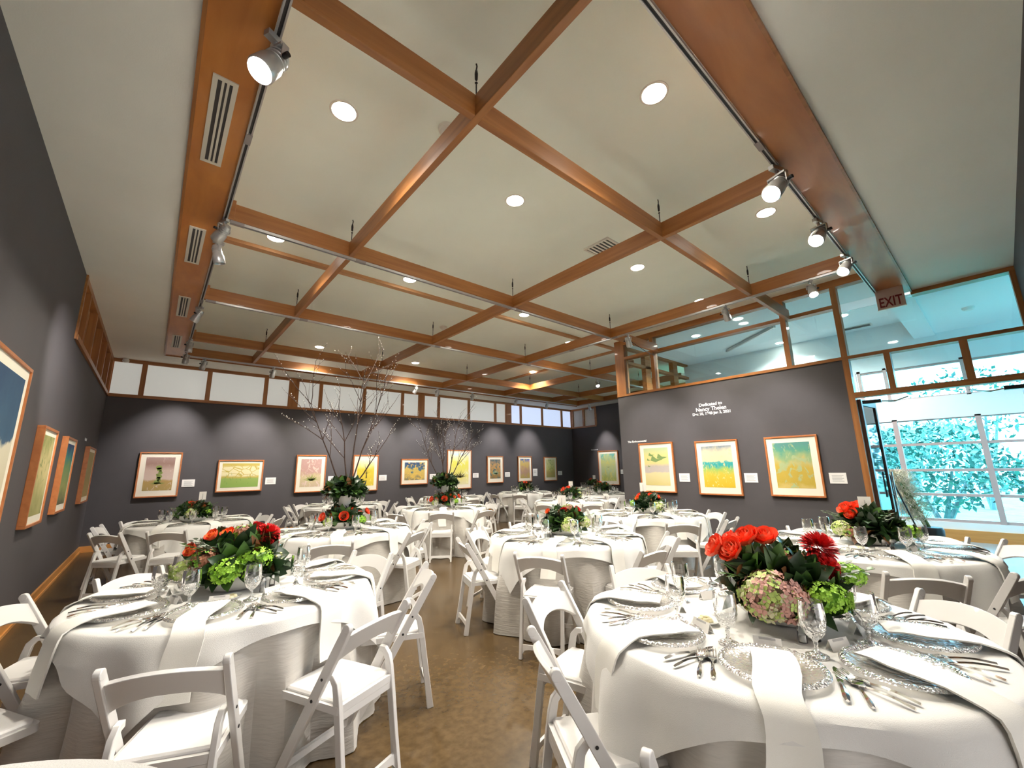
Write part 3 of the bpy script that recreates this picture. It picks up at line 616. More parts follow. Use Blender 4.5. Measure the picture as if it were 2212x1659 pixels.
A3 = art('art_pink', [(0, (.58, .45, .30)), (.35, (.62, .52, .28)), (.5, (.55, .33, .28)), (1, (.52, .32, .28))], 5, .2, (.72, .55, .48), 7, .55, seed=1.)
picture(A(2.81, 3.56, .94, 1.90), .74, .96, FB, A3, 'framed print of a spiky green plant on dusty pink', sh='plant', shm=Q('sage', (.33, .38, .10)))
A4 = art('art_yellowtree', [(0, (.72, .55, .06)), (.6, (.80, .62, .05)), (.75, (.80, .74, .30)), (1, (.72, .78, .68))], 5, .12, (.85, .72, .15), 8, .6, seed=2.)
picture(A(4.28, 5.0, .91, 1.91), .73, 1.0, FB, A4, 'framed print of a dark tree against yellow foliage', sh='tree', shm=Q('bark', (.10, .07, .02)))
A5 = art('art_blue', [(0, (.25, .22, .12)), (.25, (.62, .42, .10)), (.55, (.60, .45, .12)), (.62, (.06, .14, .20)), (1, (.03, .08, .18))], 3.5, .5, (.70, .48, .10), 6, .55, seed=3.)
picture(A(5.725, 6.63, 1.03, 1.80), .91, .77, FB, A5, 'wide framed print of golden peaks against deep blue', border=.085)
A6 = art('art_bigyellow', [(0, (.78, .72, .42)), (.3, (.82, .74, .20)), (.7, (.85, .80, .12)), (.9, (.80, .82, .55)), (1, (.62, .78, .80))], 4, .2, (.86, .84, .45), 6, .55, seed=4.)
picture(A(7.34, 8.29, .83, 2.10), .96, 1.27, FB, A6, 'largest yellow framed print behind the bare branches', sh='plant', shm=Q('brownblade', (.12, .10, .03)))
A7 = art('art_cactus', [(0, (.22, .14, .05)), (.4, (.45, .26, .08)), (.7, (.50, .30, .12)), (1, (.08, .12, .14))], 5, .4, (.07, .14, .14), 4, .55, seed=5.)
picture(A(8.97, 9.70, .97, 1.91), .73, .94, FB, A7, 'narrow framed print of an agave before an orange cliff', sh='plant', shm=Q('agave', (.28, .45, .30)), border=.10)
A8 = art('art_cliff', [(0, (.48, .36, .10)), (.35, (.45, .28, .20)), (.65, (.58, .42, .12)), (.85, (.55, .42, .15)), (1, (.03, .15, .40))], 4, .45, (.45, .25, .30), 6, .58, seed=6.)
picture(A(10.42, 11.11, .97, 1.91), .70, .94, FB, A8, 'narrow framed print of a golden cliff with blue corner', border=.08)
A9 = art('art_fern', [(0, (.40, .36, .12)), (.3, (.48, .38, .12)), (.5, (.62, .62, .22)), (1, (.70, .70, .38))], 4, .2, (.32, .42, .14), 5, .55, seed=7.)
picture(A(11.79, 12.5, .96, 1.89), .71, .93, FB, A9, 'framed print of pale green fronds next to the far corner', border=.08)
# far right wall
A10 = art('art_dragonfly', [(0, (.50, .56, .12)), (.4, (.55, .66, .36)), (.7, (.62, .66, .25)), (1, (.18, .50, .42))], 4, .3, (.70, .68, .22), 6, .55, seed=8.)
picture((XR, 10.1, 1.43), .95, 1.31, FR, A10, 'tall framed print of a dragonfly on the far right wall', sh='cross', shm=Q('wing', (.18, .22, .10)), border=.10)
# right wall
R1 = art('art_birds', [(0, (.66, .56, .22)), (.33, (.70, .62, .34)), (.36, (.52, .46, .42)), (.5, (.50, .44, .40)), (.58, (.72, .60, .24)), (.8, (.66, .62, .24)), (1, (.46, .56, .32))], 2.5, .06, (.62, .58, .36), 9, .66, seed=9.)
picture((XW, 4.83, 1.43), .80, 1.03, FR, R1, 'framed print of dark birds over a pale yellow shore', sh='birds', shm=Q('bird', (.20, .30, .10)))
R2 = art('art_wave', [(0, (.66, .46, .02)), (.3, (.68, .52, .05)), (.45, (.35, .55, .14)), (.52, (.03, .40, .38)), (.6, (.05, .42, .42)), (.63, (.78, .70, .42)), (.85, (.76, .68, .45)), (1, (.22, .28, .34))], 5, .13, (.76, .68, .34), 11, .60, seed=10.)
picture((XW, 3.56, 1.41), .80, 1.02, FR, R2, 'framed print of turquoise reeds beneath a cloudy sky', sh='reeds', shm=Q('reed', (.76, .62, .12)))
R3 = art('art_field', [(0, (.60, .46, .14)), (.12, (.52, .38, .05)), (.42, (.55, .40, .06)), (.55, (.50, .46, .18)), (.65, (.32, .44, .20)), (.85, (.10, .34, .24)), (1, (.10, .30, .26))], 3.5, .30, (.40, .48, .24), 5, .56, seed=11.)
picture((XW, 2.32, 1.415), .78, 1.00, FR, R3, 'framed print of a green sky over a yellow field nearest the door')
# left wall
L0 = art('art_white_figure', [(0, (.62, .55, .38)), (.55, (.68, .62, .46)), (.62, (.04, .10, .17)), (1, (.02, .06, .13))], 2.5, .5, seed=12.)
picture((XL, 4.60, 1.68), 1.14, 1.30, FL, L0, 'large framed print with dark blue top nearest the camera', depth=.05)
L1 = art('art_olive', [(0, (.35, .32, .12)), (.2, (.42, .40, .16)), (.6, (.66, .56, .26)), (1, (.30, .30, .10))], 4, .4, (.20, .24, .07), 5, .6, seed=13.)
picture((XL, 6.47, 1.46), .78, .98, FL, L1, 'framed olive print second along the left wall', depth=.06, border=.06)
L2 = art('art_teal', [(0, (.12, .12, .06)), (.25, (.30, .32, .10)), (.6, (.16, .30, .12)), (.8, (.03, .22, .22)), (1, (.02, .04, .14))], 3, .25, seed=14.)
picture((XL, 8.03, 1.475), .80, .95, FL, L2, 'framed teal and green print third along the left wall', depth=.06, border=.06)
L3 = art('art_khaki', [(0, (.40, .30, .12)), (.4, (.34, .27, .11)), (1, (.38, .32, .15))], 3, .3, (.12, .14, .07), 3, .68, seed=15.)
picture((XL, 10.6, 1.475), 1.05, .95, FL, L3, 'framed khaki print last along the left wall by the corner', depth=.06, border=.06)
# caption cards
def caption(c, rz, s_, w=.23, h=.16):
    t = empty('caption_card', c, rz, label='small white caption card on the wall '+s_, cat='wall label', group='caption cards beside the prints')
    MB().box(-w/2, w/2, -.006, 0, -h/2, h/2).build('card', M_paper, t, smooth=False)
    mb = MB()
    for i in range(5): mb.box(-w*.34, w*(.34-.1*(i % 2)), -.0068, -.006, h*.22-i*.022, h*.22-i*.022+.010)
    mb.build('printed_lines', M_print, t, smooth=False)
for x, z, s_ in ((.65, 1.26, 'right of the green stalk print'), (2.27, 1.26, 'right of the pale blossom print'), (3.75, 1.26, 'right of the dusty pink print'), (5.17, 1.26, 'right of the yellow tree print'), (6.83, 1.25, 'right of the golden peaks print'), (8.50, 1.25, 'right of the largest yellow print'), (9.92, 1.25, 'right of the agave print'), (11.32, 1.30, 'right of the golden cliff print'), (12.72, 1.25, 'right of the green fronds print')):
    caption((x, yb, z), 0, s_, h=.28 if 11 < x < 12 else .16)
caption((XR, 9.45, 1.27), FR, 'right of the dragonfly print')
for y, s_ in ((4.25, 'between the bird and reed prints'), (3.01, 'between the reed and field prints'), (1.75, 'between the field print and the door')): caption((XW, y, 1.22), FR, s_, .22, .165)
# wall outlet low on the wall seen through a chair back
t = empty('wall_outlet', (XW, 3.6, .42), -pi/2, label='small pale outlet plate low on the dark right wall', cat='outlet')
MB().box(-.06, .06, -.006, 0, -.035, .035).build('plate', M_plastic, t, smooth=False); MB().box(-.035, .035, -.008, -.006, -.015, .015).build('socket', M_slot, t, smooth=False)
# ------------------------------------------------------------------ folding chairs
def chair_meshes():
    D = {}
    px = lambda z: -.235+.445*(1-z/.765)          # post line in side view (x forward = towards the table)
    for s_, k in ((-1, 'a'), (1, 'b')):
        m = MB(); y = .197*s_
        pts = [(px(z), y, z) for z in (0, .20, .40, .58, .70, .765)]
        m.bar(pts, [.024]*6, [.040, .044, .046, .046, .044, .040], (0, 1, 0))
        c_ = Vector((px(.765), y, .765)); m.lathe([(0, -.013), (.021, -.0125), (.021, .0125), (0, .013)], 12, T(*c_) @ Rx(pi/2))
        D['front_leg_'+k] = m.mesh('leg', M_resin)
        m = MB(); y = .166*s_
        pts = [(-.235, y, 0), (-.205, y, .20), (-.175, y, .40), (-.163, y, .47), (-.152, y, .515), (-.128, y, .542), (-.100, y, .546)]
        m.bar(pts, [.024]*7, [.040, .034, .036, .036, .034, .030, .026], (0, 1, 0))
        D['rear_leg_'+k] = m.mesh('leg', M_resin)
        D['bolt_'+k] = MB().lathe([(0, .000), (.007, .0), (.007, .003), (0, .004)], 8, T(px(.45), .209*s_, .45) @ Rx(-pi/2*s_)).lathe([(0, .000), (.006, .0), (.006, .003), (0, .004)], 8, T(px(.545), .209*s_, .545) @ Rx(-pi/2*s_)).mesh('bolt', M_dark)
    m = MB(); rings = []
    for i in range(15):
        u = -1+2*i/14; y = .187*u; bow = -.026*(1-u*u); zt = .757-.030*u*u; zb = .668-.058*abs(u)**2.4
        ring = []
        for (z, t) in ((zt, -.009), (zt, .009), ((zt+zb)/2, .010), (zb, .009), (zb, -.009), ((zt+zb)/2, -.010)): ring.append((px(z)+bow+t*.86, y, z+t*.5))
        rings.append(ring)
    D['backrest'] = m.loft(rings).mesh('backrest', M_resin)
    def rr(x0, x1, y_, z, r=.03, back=.0):
        P = []
        for cx, cy, a0 in ((x1-r, y_-r, 0), (x0+.008, y_-.008-back, 90), (x0+.008, -y_+.008+back, 180), (x1-r, -y_+r, 270)):
            q = r if cx > 0 else .008
            for a in (0, 30, 60, 90): P.append((cx+q*cos(radians(a0+a)), cy+q*sin(radians(a0+a)), z))
        return P
    m = MB(); m.loft([rr(-.185, .205, .180, z) for z in (.405, .418, .436)]); D['seat'] = m.mesh('seat', M_resin)
    m = MB(); m.loft([rr(-.165, .190, .164, .4365, .028), rr(-.165, .190, .164, .445, .028), rr(-.158, .183, .156, .4525, .026)]); D['seat_pad'] = m.mesh('seat_pad', M_pad)
    m = MB(); xr = lambda z: -.235+.15*z
    m.loft([[(xr(z)+dx, y, z) for dx, z in ((-.008, zb), (.008, zb), (.008, .10), (-.008, .10))] for y, zb in ((-.155, .035), (-.135, .062), (-.10, .070), (0, .072), (.10, .070), (.135, .062), (.155, .035))]); D['rear_stretcher'] = m.mesh('stretcher', M_resin)
    m = MB(); m.box(px(.15)-.01, px(.15)+.01, -.187, .187, .135, .165); D['front_stretcher'] = m.mesh('stretcher', M_resin, False)
    m = MB(); m.box(-.185, -.165, -.155, .155, .375, .404); D['back_rail'] = m.mesh('back_rail', M_resin, False)
    return D
CM = chair_meshes()
chair0 = empty('folding_chair', (0, 0, 0), cat='chair', label='white folding chair', group='white folding chairs')
for k in ('front_leg_a', 'front_leg_b', 'rear_leg_a', 'rear_leg_b'): link('leg', CM[k], chair0, bevel=.003)
link('backrest', CM['backrest'], chair0, bevel=.002)
seat = link('seat', CM['seat'], chair0); link('seat_pad', CM['seat_pad'], seat)
for k in ('rear_stretcher', 'front_stretcher', 'back_rail'): link({'back_rail': 'back_rail'}.get(k, 'stretcher'), CM[k], chair0)
for k in ('bolt_a', 'bolt_b'): link('bolt', CM[k], chair0)
CK = kids_of(chair0); chair_used = [False]
# ------------------------------------------------------------------ tables
TB = {  # centre, phrase, cloth turn, overlay turn, offset of the settings
 'T1': (2.20, .84, 'the pink hydrangea table', 30, -158, 1), 'T2': (.49, 3.24, 'the front left table', 10, -157, 1),
 'T3': (3.42, 3.17, 'the middle table', 50, -147, 1), 'T4': (1.89, 5.47, 'the tallest branch table', 10, -113, 1),
 'T5': (.56, 8.10, 'the table below the blossom print', 30, -120, 0), 'T6': (4.32, 7.08, 'the shorter branch table', 60, -124, 1),
 'T7': (8.50, 9.40, 'the table below the cliff print', 15, -100, 0), 'T8': (7.05, 6.30, 'the table behind the middle one', 40, -120, 0),
 'T9': (11.6, 9.35, 'the dragonfly print table', 20, -110, 0), 'T10': (5.76, 3.61, 'the bird print table', 33, -119, 1),
 'T11': (4.75, .92, 'the table before the door', 12, -149, 1), 'T12': (3.20, 9.35, 'the yellow tree print table', 35, -90, 0),
 'T13': (5.90, 9.35, 'the golden peaks print table', 25, -90, 0), 'T14': (9.2, 7.1, 'the table behind the wall end', 25, -90, 0)}
CHAIRS = {
 'T1': [(-163, 1.22, 15), (-72, 1.15, 105), (-33, 1.08, 147), (64, 1.04, 233), (114, 1.06, 285), (156, 1.07, 329)],
 'T2': [(-158, 1.28, 30), (-108, 1.19, 66), (-69, 1.22, 114), (-25, 1.18, 158), (20, 1.08, 206), (68, 1.12, 248), (120, 1.04, 303), (158, 1.12, 340)],
 'T3': [(-148, 1.16, 29), (-97, 1.16, 88), (-55, 1.08, 134), (2, 1.04, 182), (72, 1.08, 252), (118, 1.06, 298), (161, 1.12, 340)],
 'T4': [(-114, 1.18, 70), (-62, 1.1, 124), (-14, 1.06, 166), (40, 1.1, 220), (160, 1.1, 340)],
 'T5': [(-134, 1.3, 46), (-105, 1.3, 66), (-70, 1.32, 110), (-33, 1.22, 147), (8, 1.0, 195), (133, 1.0, 313), (171, 1.06, 351)],
 'T6': [(-159, 1.3, 21), (-124, 1.13, 53), (-83, 1.17, 97), (-8, 1.05, 177), (114, 1.04, 290)],
 'T7': [(-140, 1.1, 42), (178, 1.15, 358), (138, 1.15, 318), (-95, 1.1, 85)],
 'T8': [(-163, 1.25, 17), (-120, 1.28, 52), (121, 1.15, 307), (-20, 1.1, 160)],
 'T9': [(-110, 1.15, 70), (-160, 1.15, 20)],
 'T10': [(-177, 1.1, 3), (-130, 1.25, 44), (-91, 1.21, 94), (-43, 1.0, 147), (92, 1.0, 272)],
 'T11': [(-156, 1.2, 29), (-120, 1.08, 60), (-50, 1.2, 130), (-23, 1.02, 157), (38, 1.0, 220), (88, 1.0, 258)],
 'T12': [(-136, 1.13, 44), (-87, 1.1, 93), (-33, 1.1, 147), (20, 1.12, 201), (126, 1.08, 306), (155, 1.1, 335)],
 'T13': [(-93, 1.05, 87), (13, 1.12, 193), (133, 1.12, 313), (-150, 1.1, 30)],
 'T14': [(-150, 1.1, 30), (-100, 1.1, 80)]}
SECT = ['far side', 'far right side', 'right side', 'near right side', 'near side', 'near left side', 'left side', 'far left side']
def sector(cx, cy, a):
    view = degrees(atan2(cy, cx)); d = (view-a) % 360
    return int((d+22.5)//45) % 8
def cloth_floor(k):
    rg_ = random.Random(k); n = 144; rings = []; ph = [rg_.uniform(0, 6.28) for _ in range(6)]
    def R(a, t):   # t 0 rim, 1 floor
        w = .55*sin(13*a+ph[0]+.6*sin(3*a+ph[1]))+.32*sin(17*a+ph[2])+.22*sin(5*a+ph[3])+.12*sin(29*a+ph[4])
        return .766+.085*t**.8+.080*w*min(1, t*2)**.9-.01*min(1, t*4)
    rings.append([(.001*cos(2*pi*j/n), .001*sin(2*pi*j/n), .748) for j in range(n)])
    for r, z in ((.70, .748), (.755, .746), (.764, .740)): rings.append([(r*cos(2*pi*j/n), r*sin(2*pi*j/n), z) for j in range(n)])
    for i in range(1, 13):
        t = i/12; z = .74*(1-t)+.006
        rings.append([(R(2*pi*j/n, t)*cos(2*pi*j/n), R(2*pi*j/n, t)*sin(2*pi*j/n), z) for j in range(n)])
    return MB().loft(rings, True, False).mesh('floor_length_tablecloth', M_satin)
def cloth_over(k):
    rg_ = random.Random(k+50); n = 160; H = .825; rings = []; ph = [rg_.uniform(0, 6.28) for _ in range(4)]
    def hang(a):
        c_ = max(abs(cos(a)), abs(sin(a))); return .035+max(0, H/c_-.80)
    for r in (.002, .4, .72, .762): rings.append([(r*cos(2*pi*j/n), r*sin(2*pi*j/n), .7555) for j in range(n)])
    rings.append([(.774*cos(2*pi*j/n), .774*sin(2*pi*j/n), .748) for j in range(n)])
    for i in range(1, 9):
        t = i/8; ring = []
        for j in range(n):
            a = 2*pi*j/n; h = hang(a)*t; f = (.55*sin(17*a+ph[0]+.7*sin(3*a))+.45*sin(9*a+ph[1]))
            r = .785+.10*h+.034*f*min(1, h*6)+.045*max(0, h)*sin(4*a+pi/2)**2; r += .02*min(1, h/.10)
            ring.append((r*cos(a), r*sin(a), .746-h))
        rings.append(ring)
    return MB().loft(rings, True, False).mesh('table_overlay', M_over)
CF = [cloth_floor(i) for i in range(3)]; CO = [cloth_over(i) for i in range(3)]
# ---- setting pieces (local origin on the table top, +x outward from the table centre)
charger_me = MB().lathe([(0, .010), (.11, .010), (.125, .013), (.145, .020)], 40).lathe([(.0, .004), (.11, .004), (.13, .008), (.145, .016)], 40).mesh('plate', M_plate)
b = MB(); n = 40
rimr = [[] for _ in range(5)]
for j in range(n*2):
    a = pi*j/n; w = .004 if j % 2 else 0
    for q, (r, z) in enumerate(((.145, .020), (.152, .026+w), (.162, .024+w), (.168, .018), (.145, .015))): rimr[q].append((r*cos(a), r*sin(a), z))
rim_me2 = b.loft(rimr, True, False).mesh('beaded_rim', M_rim)
dessert_me = MB().lathe([(0, .018), (.07, .018), (.085, .026), (.09, .028)], 32).mesh('inner_plate', M_plate)
def napkin(k, L_in, drop, tuck=False):
    rg_ = random.Random(k); rings = []; w = .066
    # path in (x,z): from the plate, over the table edge (edge at x = .76-.54 = .22 beyond the plate centre), hanging
    P = [(-L_in, .030), (-L_in*.5, .034), (0, .031), (.09, .034), (.15, .033), (.19, .022), (.222, .010), (.250, -.006), (.262, -.03), (.272, -.07), (.280, -.13), (.287, -.19), (.292, -drop)]
    for s_ in (0,):
        for i, (x, z) in enumerate(P):
            sw = .010*sin(i*.9+k); ww = w*(1+.05*sin(i*.7+k))
            x2, z2 = P[min(i+1, len(P)-1)]; x1, z1 = P[max(i-1, 0)]; t = Vector((x2-x1, 0, z2-z1)).normalized(); nn = Vector((-t.z, 0, t.x))*.0075
            if nn.z < 0 and i < 7: nn = -nn
            ring = []
            for q in range(7):
                u = -1+q/3; ring.append((x+nn.x*(.5+.25*sin(u*3+i*.5)), sw+u*ww, z+nn.z*(.5+.25*sin(u*3+i*.5))))
            for q in range(6, -1, -1):
                u = -1+q/3; ring.append((x-nn.x*.35, sw+u*ww, z-nn.z*.35))
            rings.append(ring)
    return MB().loft(rings).mesh('folded_napkin', M_nap)
NAP = [napkin(i, .10+.01*i, .245+.02*(i % 2)) for i in range(3)]
def goblet_meshes():
    up_ = MB().lathe([(.0365, .168), (.0385, .150), (.040, .125), (.0395, .112)], 28).lathe([(.0345, .168), (.0365, .150), (.038, .125)], 28).lathe([(.0345, .168), (.0355, .1695), (.0365, .168)], 28)
    lo = MB(); rings = []
    prof = [(.0395, .112), (.039, .098), (.036, .084), (.030, .070), (.021, .058), (.010, .050), (.0065, .044), (.008, .038), (.006, .030), (.007, .020), (.012, .014)]
    for i, (r, z) in enumerate(prof):
        rings.append([((r*(1-.055*((j+i) % 3 == 0)*(i < 6)))*cos(2*pi*j/24+.10*i), (r*(1-.055*((j+i) % 3 == 0)*(i < 6)))*sin(2*pi*j/24+.10*i), z) for j in range(24)])
    lo.loft(rings, True, False)
    ft = MB().lathe([(.012, .014), (.020, .009), (.034, .004), (.035, .001), (0, .001)], 28)
    return up_.mesh('bowl', M_gob), lo.mesh('cut_bowl', M_cut, False), ft.mesh('foot', M_rim)
GOB = goblet_meshes()
def handle(mb, x0, x1, w0, w1, z=.004):
    n = 7; rings = []
    for i in range(n):
        t = i/(n-1); x = x0+(x1-x0)*t; w = w0+(w1-w0)*t**1.5; h = z+.004*sin(pi*t)
        if i == n-1: w *= .55
        rings.append([(x, -w, h), (x, 0, h+.003), (x, w, h), (x, 0, h-.0025)])
    mb.loft(rings)
def fork():
    m = MB(); handle(m, .0, .115, .0022, .0075)
    m.loft([[(x, -w, z), (x, w, z), (x, w, z+.002), (x, -w, z+.002)] for x, w, z in ((.003, .003, .004), (-.012, .011, .006), (-.028, .0125, .004), (-.034, .0125, .003))])
    for i in range(4):
        y = -.0105+i*.007; m.loft([[(x, y-w, z), (x, y+w, z), (x, y+w, z+.0018), (x, y-w, z+.0018)] for x, w, z in ((-.033, .0017, .003), (-.055, .0015, .004), (-.078, .0008, .010))])
    return m.mesh('fork', M_chrome)
def spoon():
    m = MB(); handle(m, .0, .115, .0022, .0075)
    rings = []
    for i in range(9):
        t = i/8; x = .004-.062*t; w = max(.0015, .0195*sin(pi*min(1, t*1.0))**.6*(1-.15*t)) if 0 < t < 1 else .0022
        d = .006*sin(pi*t); rings.append([(x, -w, .007), (x, -w*.5, .007-d), (x, w*.5, .007-d), (x, w, .007), (x, w*.5, .0085-d), (x, -w*.5, .0085-d)])
    return m.loft(rings).mesh('spoon', M_chrome)
def knife():
    m = MB(); handle(m, .0, .105, .0055, .0085, .005)
    m.loft([[(x, -w0, .003), (x, w1, .0034), (x, w1, .005), (x, -w0, .0046)] for x, w0, w1 in ((.004, .005, .005), (-.01, .006, .007), (-.06, .006, .0085), (-.095, .006, .006), (-.108, .003, .0)) ])
    return m.mesh('knife', M_chrome)
FK, SP, KN_ = fork(), spoon(), knife()
def card():
    m = MB(); m.loft([[(-.016, y, .0), (0, y, .038), (.016, y, .0), (.0148, y, .0), (0, y, .0355), (-.0148, y, .0)] for y in (-.048, .048)]); return m.mesh('place_card', M_paper, False)
PC = card(); PCL = MB().box(-.028, .028, .014, .022, -.0004, 0).mesh('written_name', M_print, False)
protos = {}
def proto(nm, base, parts, cat):
    o = link(nm, base, None, (0, 0, -5), cat=cat, label=cat) if base else empty(nm, (0, 0, -5), cat=cat, label=cat)
    for pn, me, *rest in parts: 
        p = link(pn, me, o)
        if rest: p.matrix_local = rest[0]
    protos[nm] = (o, kids_of(o)); return o
proto('charger_plate', None, (('plate', charger_me), ('beaded_rim', rim_me2), ('inner_plate', dessert_me)), 'plate')
proto('water_goblet', None, (('bowl', GOB[0]), ('cut_bowl', GOB[1]), ('foot', GOB[2])), 'glass')
for i in range(3): proto('folded_napkin_%d' % i, NAP[i], (), 'napkin')
proto('fork', FK, (), 'fork'); proto('spoon', SP, (), 'spoon'); proto('knife', KN_, (), 'knife')
proto('place_card', None, (('card', PC), ('written_name', PCL, T(.0095, 0, .016) @ Rz(pi/2) @ Rx(radians(67)))), 'place card')
proto_roots = []
PSC = {'water_goblet': (1.1, 1.1, 1.12), 'fork': (1.12, 1.3, 1.5), 'spoon': (1.12, 1.25, 1.5), 'knife': (1.15, 1.25, 1.6)}
def put(nm, x, y, z, rz, label, group):
    src, kids = protos[nm]; c_ = copy_tree(src, kids, (x, y, z), rz, label, group, PSC.get(nm))
    c_.name = nm.rstrip('_0123456789') if nm.startswith('folded') else nm; return c_
ZTOP = .757
shaker_g = MB().lathe([(0, 0), (.017, 0), (.016, .05), (.012, .062)], 14).mesh('jar', M_gob); shaker_s = MB().lathe([(0, .002), (.013, .002), (.0125, .026), (0, .026)], 12).mesh('salt', mat('salt', (.9, .9, .88), .9)); shaker_p = MB().lathe([(0, .002), (.013, .002), (.0125, .024), (0, .024)], 12).mesh('pepper', mat('pepper', (.10, .08, .07), .9)); shaker_l = MB().lathe([(.0125, .06), (.013, .072), (.008, .080), (0, .081)], 14).mesh('cap', M_metal)
dish_me = MB().lathe([(0, .006), (.045, .006), (.060, .014), (.068, .016), (.062, .010), (.045, .001), (0, .001)], 28, None, 1, .8)
dish_me = dish_me.mesh('dish', M_ceramic); butter_me = MB()
for i in range(5): butter_me.lathe([(0, .022), (.010, .021), (.015, .010), (.014, .007)], 10, T(.022*cos(i*1.3), .018*sin(i*1.3), 0))
butter_me = butter_me.mesh('butter', M_butter)
for key, (cx, cy, ph_, turn, off, full) in TB.items():
    i = int(key[1:])
    link('floor_length_tablecloth', CF[i % 3], None, (cx, cy, 0), radians(turn*2.3), label='silver satin floor-length cloth covering '+ph_, cat='tablecloth', group='satin cloths of the round tables')
    link('table_overlay', CO[(i+1) % 3], None, (cx, cy, 0), radians(turn), label='square white linen overlay draped on '+ph_, cat='tablecloth', group='white overlays of the round tables')
    used = {}
    for a, d, face in CHAIRS[key]:
        s_ = sector(cx, cy, a); lab = 'white folding chair at the %s of %s' % (SECT[s_], ph_)
        if s_ in used: lab = 'second white folding chair at the %s of %s' % (SECT[s_], ph_)
        used[s_] = 1
        L_ = (cx+cos(radians(a))*(d-.235+.0), cy+sin(radians(a))*(d-.235), 0)
        fr = radians(face); L_ = (cx+cos(radians(a))*d+.235*cos(fr), cy+sin(radians(a))*d+.235*sin(fr), 0)
        if not chair_used[0]:
            chair0.location = L_; chair0.rotation_euler.z = fr; chair0['label'] = lab; chair_used[0] = True
        else: copy_tree(chair0, CK, L_, fr, lab)
    rg_ = random.Random(i)
    for k in range(8):
        a = radians(off+45*k); s_ = SECT[sector(cx, cy, off+45*k)]; ca, sa = cos(a), sin(a)
        P = lambda r, t: (cx+r*ca-t*sa, cy+r*sa+t*ca)
        at = ' at the %s of %s' % (s_, ph_)
        x, y = P(.54, 0); put('charger_plate', x, y, ZTOP, a, 'clear beaded charger plate'+at, 'glass charger plates')
        put('folded_napkin_%d' % rg_.randrange(3), *P(.54, rg_.uniform(-.015, .015)), ZTOP, a+rg_.uniform(-.06, .06), 'folded ivory napkin'+at, 'folded napkins')
        put('water_goblet', *P(.345, .155), ZTOP, rg_.uniform(0, 6), 'cut glass water goblet'+at, 'cut glass goblets')
        if full:
            j_ = rg_.uniform(-.12, .12)
            put('knife', *P(.56, .185), ZTOP, a+j_+.05, 'steel knife'+at, 'table knives')
            put('spoon', *P(.56, .228), ZTOP, a+j_+.16, 'steel spoon'+at, 'table spoons')
            j_ = rg_.uniform(-.12, .12)
            put('fork', *P(.56, -.185), ZTOP, a+j_, 'inner steel fork'+at, 'table forks'); put('fork', *P(.57, -.222), ZTOP, a+j_-.05, 'outer steel fork'+at, 'table forks')
            if k % 2 == 0 or i in (1, 2, 3, 11): put('place_card', *P(.335, 0), ZTOP, a, 'small white tent place card'+at, 'place cards')
    if full:
        va = atan2(-cy, -cx)
        for t_, s_, fill in ((.55, 'salt', shaker_s), (.80, 'pepper', shaker_p)):
            o = empty(s_+'_shaker', (cx+.25*cos(va+t_-(1.4 if i == 3 else 0)), cy+.25*sin(va+t_-(1.4 if i == 3 else 0)), ZTOP), label='small glass %s shaker beside the flowers on %s' % (s_, ph_), cat='shaker', group='salt and pepper shakers')
            link('jar', shaker_g, o); link(s_, fill, o); link('cap', shaker_l, o)
        o = empty('butter_dish', (cx+.27*cos(va-.1 if i != 1 else va-1.0), cy+.27*sin(va-.1 if i != 1 else va-1.0), ZTOP), 1., label='small oval dish of butter before the flowers on '+ph_, cat='dish', group='butter dishes')
        link('dish', dish_me, o); link('butter', butter_me, o)
for o, kids in protos.values():
    for k, sub in kids: bpy.data.objects.remove(k)
    bpy.data.objects.remove(o)
# tall cocktail table just below the camera
t = empty('cocktail_table', (-.31, .58, 0), label='tall white-clothed cocktail table edge nearest the camera', cat='table')
n = 96; rings = [[(.001*cos(2*pi*j/n), .001*sin(2*pi*j/n), 1.07) for j in range(n)]]
for r, z in ((.38, 1.07), (.425, 1.067), (.436, 1.055)): rings.append([(r*cos(2*pi*j/n), r*sin(2*pi*j/n), z) for j in range(n)])
for i in range(1, 8): rings.append([((.437+.018*sin(9*2*pi*j/n)*(i/7))*cos(2*pi*j/n), (.437+.018*sin(9*2*pi*j/n)*(i/7))*sin(2*pi*j/n), 1.055-1.05*i/7) for j in range(n)])
MB().loft(rings, True, False).build('table_cloth', M_over, t)
MB().lathe([(0, 1.04), (.41, 1.04), (.41, 1.062), (0, 1.062)], 32).lathe([(.04, .02), (.04, 1.04)], 16).lathe([(0, 0), (.25, 0), (.25, .02), (0, .02)], 24).build('table_frame', M_dark, t)
# ------------------------------------------------------------------ flower centrepieces
def leaf(mb, p, d, n_, L_, w, curl=.25, lob=0):
    p = Vector(p); d = Vector(d).normalized(); s_ = d.cross(Vector(n_)).normalized(); n_ = s_.cross(d).normalized(); K = 6
    c_ = [p+d*L_*t-n_*curl*L_*t*t for t in [i/K for i in range(K+1)]]
    vs = []; fs = []
    for i in range(K+1):
        t = i/K; ww = w*(sin(pi*t**.8)**.8 if 0 < t < 1 else 0)*(1+lob*(.6 if i % 2 else -.4)); 
        vs += [c_[i]-s_*ww+n_*ww*.25, c_[i], c_[i]+s_*ww+n_*ww*.25]
    for i in range(K):
        a = i*3; fs += [(a, a+1, a+4, a+3), (a+1, a+2, a+5, a+4)]
    mb.add(vs, fs)
def dirs(rg_, lo=-.35, hi=1.0):
    a = rg_.uniform(0, 2*pi); z = rg_.uniform(lo, hi); r = sqrt(max(0, 1-z*z)); return Vector((r*cos(a), r*sin(a), z))
